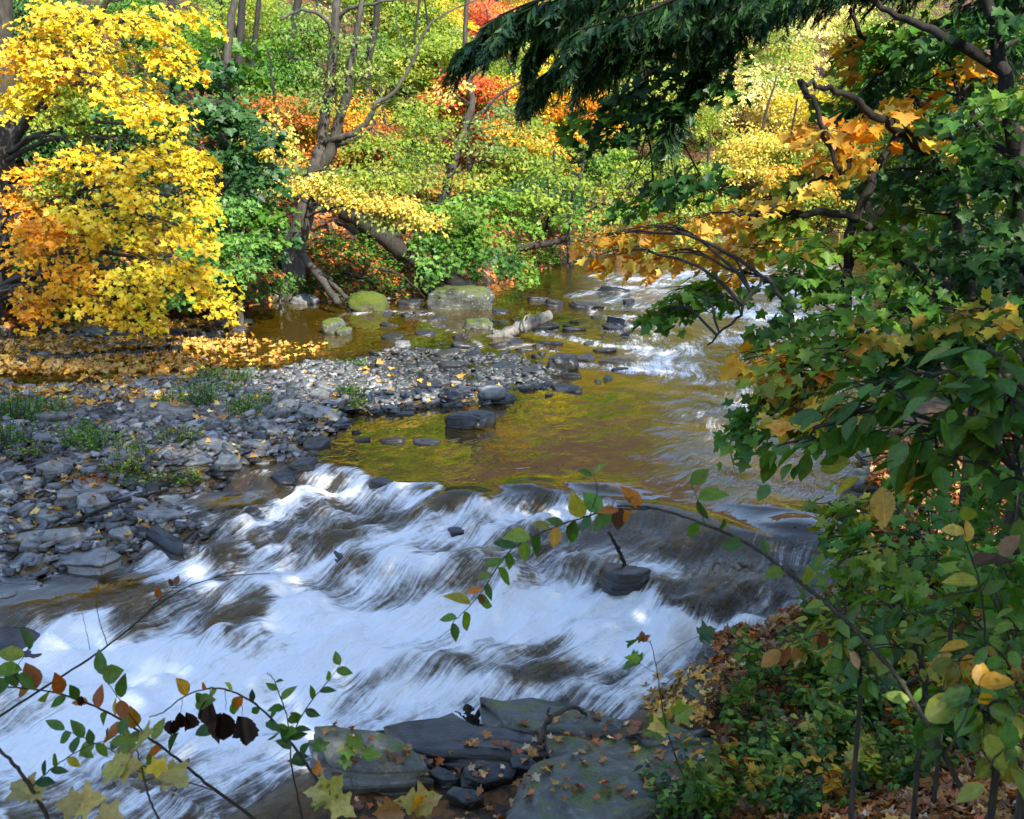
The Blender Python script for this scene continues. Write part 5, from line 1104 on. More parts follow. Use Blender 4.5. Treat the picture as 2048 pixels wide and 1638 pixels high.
def hemlock(name, label, trunk, boughs, seed):
    r = np.random.default_rng(seed)
    tb = MB(); fo = Foliage(); q = smooth_line([P(*p) for p in trunk], 6); tb.tube(q, np.linspace(.2, .12, len(q)), 8)
    root = q[0].copy()
    for pts, wd in boughs:
        b = smooth_line([P(*p) for p in pts], 14); tb.tube(b, np.linspace(.03, .006, len(b)), 5)
        tg = unit(np.gradient(b, axis=0)); n = len(b)
        for i in range(4, n):
            for sd in (-1, 1):
                for rep in range(2):
                    if r.random() < .38: continue
                    s = np.cross(tg[i], [0, 0, 1.0]) * sd
                    d = unit(tg[i] * (.7 + .4 * r.random()) + s * (.75 * r.random()) + np.array([0, 0, -.55 - .5 * r.random()]) + r.normal(0, .15, 3))
                    L = wd * (.45 + .75 * r.random()) * (1.1 - .45 * i / n)
                    k = 6; t = np.linspace(0, 1, k)[:, None]; tw = b[i] + d * L * t; tw[:, 2] -= .25 * L * t[:, 0] ** 2
                    tb.tube(tw, np.linspace(.004, .0015, k), 3)
                    # side twiglets in two flat rows, each a narrow feather of needles
                    m = int(12 + 40 * L); u = r.random(m) ** .9; p = b[i] + d * (L * u)[:, None]; p[:, 2] -= .25 * L * u ** 2
                    sdv = unit(np.cross(d, [0, 0, 1.0])); sg = np.where(r.random(m) < .5, -1, 1)
                    dd = unit(d * .85 + sdv * (sg * .6)[:, None] + r.normal(0, .16, (m, 3)) + [0, 0, -.25]); ll = (.09 + .11 * r.random(m)) * (1.15 - .6 * u)
                    nr = np.cross(dd, sdv * sg[:, None]) ; nr = nr * np.sign(nr[:, 2:3] + 1e-6) + r.normal(0, .3, (m, 3))
                    col = pick('hemlock', m, r) * np.exp(r.normal(0, .25, (m, 1)))
                    fo.add(p, dd, nr, ll, col)
                    kk = 5; uu = (np.arange(kk) + .8) / (kk + .5)
                    pp = (p[:, None] + dd[:, None] * (ll[:, None] * uu[None])[..., None]).reshape(-1, 3); de = np.repeat(dd, kk, 0)
                    sn = np.repeat(sdv, kk, 0).reshape(-1, 3) if False else unit(np.cross(de, np.repeat(nr, kk, 0))) * np.where(r.random(len(pp)) < .5, -1, 1)[:, None]
                    fo.add(pp, de * .8 + sn * .6, np.repeat(nr, kk, 0), .045 * (.6 + .6 * r.random(len(pp))), np.repeat(col, kk, 0))
    global NLEAF
    NLEAF += fo.count()
    t = thing(name, label, 'tree', root); o = link('trunk', tb.mesh('trunk', [M_dark_shaded_bark]), t); o.location = -Vector(root)
    o = link('crown', fo.mesh('crown', 'needle', M_needle, .1, .3), t); o.location = -Vector(root)
hemlock('hemlock', 'dark shade-tinted hemlock whose drooping needle boughs fill the top of the frame', [(2330, 420, 9.3), (2300, 100, 9.2), (2280, -300, 9.1)],
        [([(2290, -120, 9.2), (1900, -90, 9.2), (1500, -30, 9.1), (1250, 20, 9), (1060, 30, 9), (930, 90, 9)], .40), ([(2290, -220, 9.2), (1900, -210, 9), (1500, -120, 8.7), (1250, -40, 8.40), (1080, 0, 8.34), (1000, 30, 8.30)], .40), ([(2290, -60, 9.2), (1800, -60, 9.30), (1450, 0, 9.30), (1250, 70, 9.30), (1120, 130, 9.30), (1060, 170, 9.3)], .38),
         ([(2290, -160, 9.2), (1900, -140, 8.9), (1650, -60, 8.8), (1450, 20, 8.7), (1300, 60, 8.40), (1180, 130, 8.40)], .40), ([(2290, -40, 9.2), (1900, -90, 9.40), (1640, -60, 9.40), (1500, 10, 9.40), (1430, 60, 9.34)], .30), ([(2290, -300, 9.2), (1800, -280, 9.30), (1400, -150, 9.3), (1200, -60, 9.3), (1100, 40, 9.2), (1070, 90, 9.2)], .40),
         ([(2290, -200, 9.2), (2000, -160, 8.34), (1700, -110, 8.3), (1400, -20, 8.2), (1270, 30, 8.2), (1150, 60, 8.2)], .38), ([(2290, 0, 9.2), (2050, -20, 9), (1880, 40, 9), (1770, 130, 8.9), (1700, 220, 8.9)], .30), ([(2290, 40, 9.2), (2080, 60, 8.8), (1960, 140, 8.7), (1880, 260, 8.40)], .30), ([(1500, 20, 9.1), (1420, 90, 9), (1370, 180, 9), (1330, 260, 8.9)], .35)], 5)

# --- unseen trees added behind and beside the view, sized to shade the creek
def add_shade_tree(x, y, hgt, r, pal, label, low=.38):
    g = gz(x, y); n = int(16 + 3 * r); fo = Foliage(); tb = MB()
    q = np.array([[x, y, g - .1], [x + .1, y, g + hgt * .3], [x + .3, y + .1, g + hgt * .6], [x + .2, y, g + hgt * .95]]); q = smooth_line(q, 5); tb.tube(q, np.linspace(.22, .05, len(q)), 8)
    for j in range(n):
        f = low + (1 - low) * rng.random(); c = np.array([x, y, g + hgt * f]) + unit(rng.normal(size=3) * [1, 1, .3]) * r * (1.15 - .7 * abs(f - .6)) * rng.random() ** .4
        a = q[np.argmin(np.abs(q[:, 2] - (c[2] - .8)))]; tb.tube(limb(a, c, .05), np.linspace(.05, .012, 7), 4)
        M = 12; o = c + rng.normal(0, .55, (M, 3)) * [1, 1, .5]; d = unit(np.column_stack([o[:, :2] - [x, y], np.zeros(M)]) + rng.normal(0, .4, (M, 3)) * [1, 1, .2]); fo.spray(o, d, .9 + .5 * rng.random(M), .2, pal, 1.0)
    t = thing('shade_tree', label, 'tree', (x, y, g), 'unseen trees added for shade'); off = Vector((x, y, g))
    o = link('trunk', tb.mesh('trunk', [M_dark_shaded_bark]), t); o.location = -off
    o = link('crown', fo.mesh('crown', 'diamond', M_leaf), t); o.location = -off
for x, y, hg, r, pal, lab in [(-1.8, -3.2, 16.5, 3.0, 'green', 'added tall green shade tree behind the viewpoint, left of the path of sun'), (1.6, -3.4, 16.5, 3.0, 'yellowgreen', 'added tall yellow-green shade tree straight behind the viewpoint'), (3.7, -3.2, 15.5, 2.7, 'green', 'added tall green shade tree behind the viewpoint on the right'), (-5.0, -4.5, 16, 3.0, 'green', 'added tall green shade tree behind the viewpoint far to the left'), (0.2, -7, 18, 3.2, 'green', 'added tallest green shade tree in the second row behind the viewpoint'), (4.0, -7.5, 17.5, 3.2, 'gold', 'added golden shade tree in the second row behind the viewpoint'),
   (3.0, -4.6, 15.5, 2.8, 'green', 'added tall slim green shade tree between the rows behind the viewpoint'), (5.2, -5.8, 14, 2.6, 'green', 'added green shade tree in the second row on the right behind the viewpoint'), (1.9, -6.0, 14.5, 3, 'green', 'added tall green shade tree in the second row behind the yellow-green one'), (7.0, -2.2, 8.4, 2.4, 'green', 'added low green shade tree on the bank behind and right of the viewpoint'), (9.6, -2.5, 6.8, 2.3, 'yellowgreen', 'added low yellow-green shade tree farther right behind the viewpoint'), (5.6, .4, 6.0, 2.0, 'green', 'added low bushy green shade tree just right of the viewpoint'), (12.5, 3.5, 12, 3.2, 'green', 'added green shade tree high on the right bank'), (10.5, 9.5, 13, 3.2, 'green', 'added tall green shade tree beyond the right edge near the hemlock'), (15.5, 8.5, 15, 3.6, 'green', 'added tall shade tree at the top of the right bank upstream'), (12, 15, 13, 3, 'gold', 'added golden shade tree beyond the right edge upstream')]:
    add_shade_tree(x, y, hg, r, pal, lab)
# ------------------------------------------------------------------ dead wood
def wood(name, label, cat, limbs_, mat, group=None, sides=9, wob=.25, jit=.12):
    b = MB(); base = None
    for pts, r0, r1 in limbs_:
        q = smooth_line([np.array(p) for p in pts], 6); q[1:-1] += rng.normal(0, .012, (len(q) - 2, 3)) * (1 if r0 > .03 else .3)
        if base is None: base = q[len(q) // 2].copy()
        b.tube(q, np.linspace(r0, r1, len(q)) * (1 + jit * rng.normal(size=len(q))), sides, wob=wob)
    o = link(name, b.mesh(name, [mat])); me = o.data
    me.transform(__import__('mathutils').Matrix.Translation(-Vector(base))); o.location = base
    return tag(o, label, cat, group)
wood('leaning_log', 'long dark log leaning from the slope down to the lichened block', 'log', [([P(690, 420, 26), P(760, 470, 25.4), P(830, 520, 24.8), P(900, 558, 24.2), P(945, 590, 23.6)], .20, .16), ([P(770, 475, 25.3), P(800, 470, 25.3), P(815, 455, 25.3)], .05, .03)], M_wetwood)
wood('small_log', 'thin grey log sliding down the bank beside the forked trunk', 'log', [([P(604, 508, 23.6), P(640, 556, 22.7), P(676, 606, 21.8)], .085, .07)], M_bark)
wood('small_log', 'short grey log lying behind the thin sliding log', 'log', [([P(636, 540, 23.6), P(668, 572, 22.9), P(694, 596, 22.4)], .06, .05)], M_bark)
wood('fallen_log', 'dark horizontal log on the far bank below the bend', 'log', [([P(1020, 497, 30), P(1080, 490, 30), P(1140, 476, 30)], .10, .08)], M_wetwood)
wood('fallen_limb', 'black fallen limb on the leafy shore at the left edge', 'log', [([H(-20, 622) + [0, 0, .25], H(30, 640) + [0, 0, .25], H(82, 664) + [0, 0, .08]], .07, .05)], M_wetwood)
for k, (a, b_) in enumerate([((700, 575), (770, 600)), ((760, 560), (850, 600)), ((655, 585), (720, 560)), ((790, 606), (860, 588))]):
    wood('fallen_branch', ['dead branch across the mossy boulder inlet', 'dead branch between mossy boulder and leaning log', 'thin root-like branch beside the sliding log', 'dead branch reaching the lichened block'][k], 'branch', [([H(*a) + [0, 0, .25], (H(*a) + H(*b_)) / 2 + [0, 0, .3], H(*b_) + [0, 0, .05]], .035, .02)], M_wetwood)
hd = H(1040, 672)
Yd = hd[1]
wood('driftwood_log', 'bleached driftwood log with a dark root mass lying in the riffle', 'log', [([P(975, 684, Yd), P(1010, 668, Yd), P(1050, 652, Yd + .1), P(1078, 640, Yd + .2), P(1096, 632, Yd + .3)], .11, .10), ([P(1052, 665, Yd - .1), P(1046, 648, Yd - .15), P(1050, 634, Yd - .1), P(1060, 628, Yd)], .02, .012), ([P(1000, 668, Yd), P(1040, 682, Yd - .2), P(1068, 688, Yd - .3)], .05, .03),
     ([P(1000, 672, Yd), P(985, 660, Yd), P(978, 652, Yd)], .05, .02), ([P(990, 682, Yd), P(985, 692, Yd - .2), P(978, 690, Yd - .2)], .06, .03), ([P(1056, 648, Yd + .1), P(1056, 630, Yd + .2)], .025, .015)], M_drift, jit=.04, sides=14)
a, b_ = H(140, 1058), H(338, 990)
wood('fallen_stick', 'long straight dead stick lying on the slabs of the stone bar', 'stick', [([a + [0, 0, .05], (a + b_) / 2 + [0, 0, .09], b_ + [0, 0, .06]], .018, .012)], M_dark_shaded_bark)
hb = H(1262, 1168); Yb = hb[1] + .1
wood('broken_stick', 'dead stick poking up from the black rectangular rock in the falls', 'stick', [([P(1262, 1165, Yb), P(1248, 1125, Yb), P(1232, 1090, Yb), P(1217, 1063, Yb)], .022, .012), ([P(1258, 1150, Yb), P(1272, 1132, Yb)], .012, .006), ([P(1260, 1152, Yb), P(1246, 1142, Yb - .1)], .012, .006)], M_wetwood)
Yb = H(1075, 1500)[1]
wood('bent_branch', 'bent dead branch arching over the dark ledge beside the rapids', 'branch', [([P(1076, 1500, Yb), P(1086, 1462, Yb), P(1102, 1436, Yb), P(1128, 1420, Yb + .1), P(1152, 1416, Yb + .2), P(1168, 1428, Yb + .3), P(1182, 1442, Yb + .3)], .020, .008), ([P(1098, 1440, Yb), P(1096, 1425, Yb), P(1100, 1415, Yb)], .007, .004)], M_bark)
Yb = H(940, 1450)[1]
wood('broken_stump', 'splintered black stump on the ledge where the rapids meet the bank', 'stump', [([P(940, 1460, Yb), P(938, 1440, Yb), P(936, 1418, Yb), P(934, 1408, Yb)], .045, .012), ([P(950, 1458, Yb), P(954, 1436, Yb), P(958, 1420, Yb)], .03, .01), ([P(936, 1440, Yb), P(922, 1430, Yb), P(910, 1422, Yb)], .008, .004), ([P(945, 1455, Yb), P(925, 1462, Yb), P(915, 1470, Yb)], .03, .015)], M_wetwood, sides=7, wob=.6)
Yb = H(1350, 1470)[1]
wood('pale_twig', 'pale broken twig beside the raised step of the shelf', 'twig', [([P(1326, 1436, Yb + .3), P(1350, 1466, Yb), P(1385, 1500, Yb - .2), P(1420, 1520, Yb - .3)], .008, .005)], M_drift)
Yb = H(1640, 1400)[1]
wood('fallen_stick', 'grey stick slanting through the weeds of the right bank', 'stick', [([P(1560, 1480, Yb - .2) + [0, 0, .1], P(1680, 1440, Yb - .3) + [0, 0, .1], P(1800, 1400, Yb - .4) + [0, 0, .1], P(1960, 1330, Yb - .5) + [0, 0, .1]], .018, .010)], M_bark)
wood('mossy_log', 'rotting log half hidden by litter behind the buried slab', 'log', [([H(1580, 1412) + [0, 0, .03], H(1650, 1400) + [0, 0, .05], H(1730, 1376) + [0, 0, .04]], .06, .05)], M_wetwood)

# ------------------------------------------------------------------ weeds on the bar
def weed(px, py, wpx, hpx, pal, label, kind='mix', n=60):
    p = H(px, py); Yd = p[1]; k = Yd / F; w, h = 1.3 * wpx * k, 1.35 * hpx * k
    g = gz(p[0], p[1]); fo = Foliage(); sb = MB(); m = int(20 + w * 60)
    for j in range(m):
        o = np.array([rng.normal(0, w * .28), rng.normal(0, w * .25), 0]); tip = o * 1.5 + [rng.normal(0, .05), rng.normal(0, .05), h * (.45 + .6 * rng.random())]
        q = np.array([o, (o + tip) / 2 + rng.normal(0, .015, 3), tip]); sb.tube(q, [.004, .003, .002], 3)
        nn = int(6 + n * h * .35); u = rng.random(nn); pp = o + (tip - o) * u[:, None] + rng.normal(0, .012, (nn, 3))
        ax = rng.normal(0, 1, (nn, 3)) * [1, 1, .3] + [0, 0, .45]; fo.add(pp, ax, np.array([[0, 0, 1.]]) + rng.normal(0, .5, (nn, 3)), (.035 if kind == 'fine' else .055) * (.6 + .8 * rng.random(nn)), pick(pal, nn) * np.exp(rng.normal(0, .2, (nn, 1))))
    t = thing('weed_clump', label, 'weeds', (p[0], p[1], g), 'weed clumps growing on the stone bar')
    s = link('stem', sb.mesh('stem', [M_stem]), t); f = link('foliage', fo.mesh('foliage', 'diamond', M_green), t)
for a in [(15, 840, 60, 50, 'green', 'tall green weeds at the left edge of the bar, farthest back'), (70, 845, 60, 45, 'mint', 'pale green weeds right of the tallest left-edge weeds'), (110, 830, 40, 30, 'palegreen', 'thin pale weeds at the back of the left weed patch'), (20, 895, 50, 44, 'green', 'green weeds above the square grey block at the left edge'), (60, 915, 40, 26, 'palegreen', 'low weeds in front of the square grey block'),
          (150, 892, 50, 34, 'brightgreen', 'bright green low weeds left of the centre of the bar'), (195, 900, 50, 36, 'brightgreen', 'brightest green cushion of weeds right of the square block'), (180, 868, 36, 24, 'green', 'dark green tuft behind the brightest cushion'), (345, 815, 44, 34, 'yellowgreen', 'yellow-green weeds behind the long pale lichened slab'), (408, 818, 40, 66, 'mint', 'tall grey-green weeds at the end of the long pale slab'),
          (470, 765, 40, 26, 'brightgreen', 'rounded bright tuft at the back of the bar by dark water'), (418, 762, 34, 24, 'green', 'small dark tuft at the back of the bar'), (485, 830, 46, 32, 'brightgreen', 'bright green tuft right of the dark narrow slab'), (520, 815, 30, 24, 'palegreen', 'pale tuft at the right of the dark narrow slab'), (350, 885, 50, 24, 'palegreen', 'straggly weeds in the middle of the bar'), (265, 915, 44, 32, 'palegreen', 'straggly weeds right of the brightest cushion'),
          (258, 945, 50, 28, 'yellowgreen', 'yellowish weeds behind the long dark slab'), (300, 968, 60, 20, 'palegreen', 'low grey-green weeds left of the amber backwater'), (370, 962, 34, 14, 'brightgreen', 'small green patch by the amber backwater shore'), (200, 968, 60, 18, 'rust', 'reddish low weeds above the long dark slab'), (700, 795, 36, 24, 'green', 'small weed tuft near the tip of the bar'), (722, 815, 28, 16, 'yellowgreen', 'yellowing sprig near the tip of the bar'), (702, 730, 34, 14, 'mint', 'pale mossy tuft among stones at the back of the bar'), (455, 785, 30, 14, 'palegreen', 'low weeds between the two back tufts')]:
    weed(*a, kind='fine')

# ------------------------------------------------------------------ plants of the near bank
def near_plant(name, label, stems, leaves_, kind='tooth', mat=None, cat='plant', group=None, hang=(), base=None, fold=.3):
    """stems: (points, r0, r1); leaves: (point, image angle deg, length px, palette); hang: dead leaves"""
    sb = MB(); fo = Foliage()
    for pts, r0, r1 in stems:
        q = smooth_line([P(*p) for p in pts], 8); q[1:-1] += rng.normal(0, .0009, (len(q) - 2, 3)); sb.tube(q, np.linspace(r0, r1, len(q)) * .74 * (1 + .07 * rng.normal(size=len(q))), 6)
    b0 = P(*stems[0][0][0]); g = gz(b0[0], b0[1])
    for (px, py, Yd), ang, ln, pal in leaves_:
        a = R(ang); p = P(px, py, Yd); dep = rng.normal(0, .35)
        ax = np.array([math.cos(a), dep, math.sin(a)])
        nr = np.array([rng.normal(0, .35), -.55 + rng.normal(0, .2), .85 + rng.normal(0, .3)])
        c = pick(pal, 1)[0] * math.exp(rng.normal(0, .15))
        fo.add(p, ax, nr, ln * Yd / F * (.78 if kind == 'maple' else .86), c)
    t = thing(name, label, cat, (b0[0], b0[1], min(g, b0[2])), group); off = Vector(t.location)
    o = link('stem', sb.mesh('stem', [M_stem]), t); o.location = -off
    if fo.p: o = link('foliage', fo.mesh('foliage', kind, mat or M_near, fold, .5), t); o.location = -off
    if hang:
        fh = Foliage()
        for (px, py, Yd), ln in hang:
            for j in range(2): fh.add(P(px + rng.normal(0, 5), py, Yd), np.array([rng.normal(0, .15), rng.normal(0, .15), -1.]), np.array([rng.normal(0, .7), -1, .1]), ln * Yd / F, np.array([.035, .018, .014]) * (.6 + rng.random()))
        o = link('dead_leaves', fh.mesh('dead_leaves', 'tooth', M_dead, 1.1, .8), t); o.location = -off
    return t
def along(pts, n, ln, pal, spread=55, Yj=.0, t0=.05, t1=1.0, pals=None):
    """alternate leaves along a stem given in photo pixels + depth"""
    q = smooth_line([np.array(p, float) for p in pts], 10); d = np.r_[0, np.cumsum(np.hypot(*np.diff(q[:, :2], axis=0).T))]; out = []
    for i in range(n):
        s = (t0 + (t1 - t0) * (i + .3 * rng.random()) / max(n - 1, 1)) * d[-1]; s = min(s, d[-1] - 1e-3)
        k = min(int(np.searchsorted(d, s)), len(q) - 1); k = max(k, 1); p = q[k]; tg = q[k] - q[k - 1]; ang = math.degrees(math.atan2(-tg[1], tg[0]))
        out.append(((p[0], p[1], p[2]), ang + (spread if i % 2 else -spread) + rng.normal(0, 18), ln * (.7 + .5 * rng.random()), rng.choice(pals) if pals else pal))
    return out
br = [(1925, 1580, 2.35), (1850, 1440, 2.4), (1780, 1335, 2.45), (1690, 1240, 2.5), (1610, 1172, 2.6), (1500, 1090, 2.7), (1400, 1045, 2.8), (1310, 1017, 2.85), (1235, 1012, 2.9)]
br2 = [(1310, 1017, 2.85), (1230, 1020, 2.9), (1150, 1040, 2.95), (1080, 1066, 3), (1022, 1100, 3), (985, 1150, 3), (950, 1200, 3), (905, 1245, 3)]
near_plant('arching_bramble', 'long arching bramble stem crossing in front of the rapids from lower right', [(br, .0095, .004), (br2, .004, .0015), ([(1410, 1050, 2.8), (1395, 1000, 2.8), (1380, 965, 2.8)], .002, .001), ([(1180, 1030, 2.93), (1195, 980, 2.93), (1185, 945, 2.93)], .002, .001)],
    along(br2, 26, 62, 'green', 50, pals=['green', 'green', 'brightgreen', 'mixog']) + along(br[:7], 12, 58, 'green', 60, t0=.25, pals=['green', 'deep', 'green', 'brightgreen']) + [((1380, 968, 2.8), 35, 62, 'green'), ((1186, 950, 2.9), 50, 50, 'brightgreen'), ((1186, 950, 2.9), 150, 46, 'green'), ((1240, 1015, 2.9), -95, 60, 'brown'), ((1150, 1040, 2.95), -100, 74, 'green'), ((960, 1190, 3), -80, 34, 'brown'), ((1020, 1105, 3), -80, 46, 'green'), ((1395, 1000, 2.8), 20, 80, 'brightgreen'), ((1395, 1000, 2.8), -60, 60, 'green'), ((1850, 1440, 2.4), 40, 120, 'yellowgreen'), ((1820, 1400, 2.4), 170, 70, 'brightgreen')], 'oval')
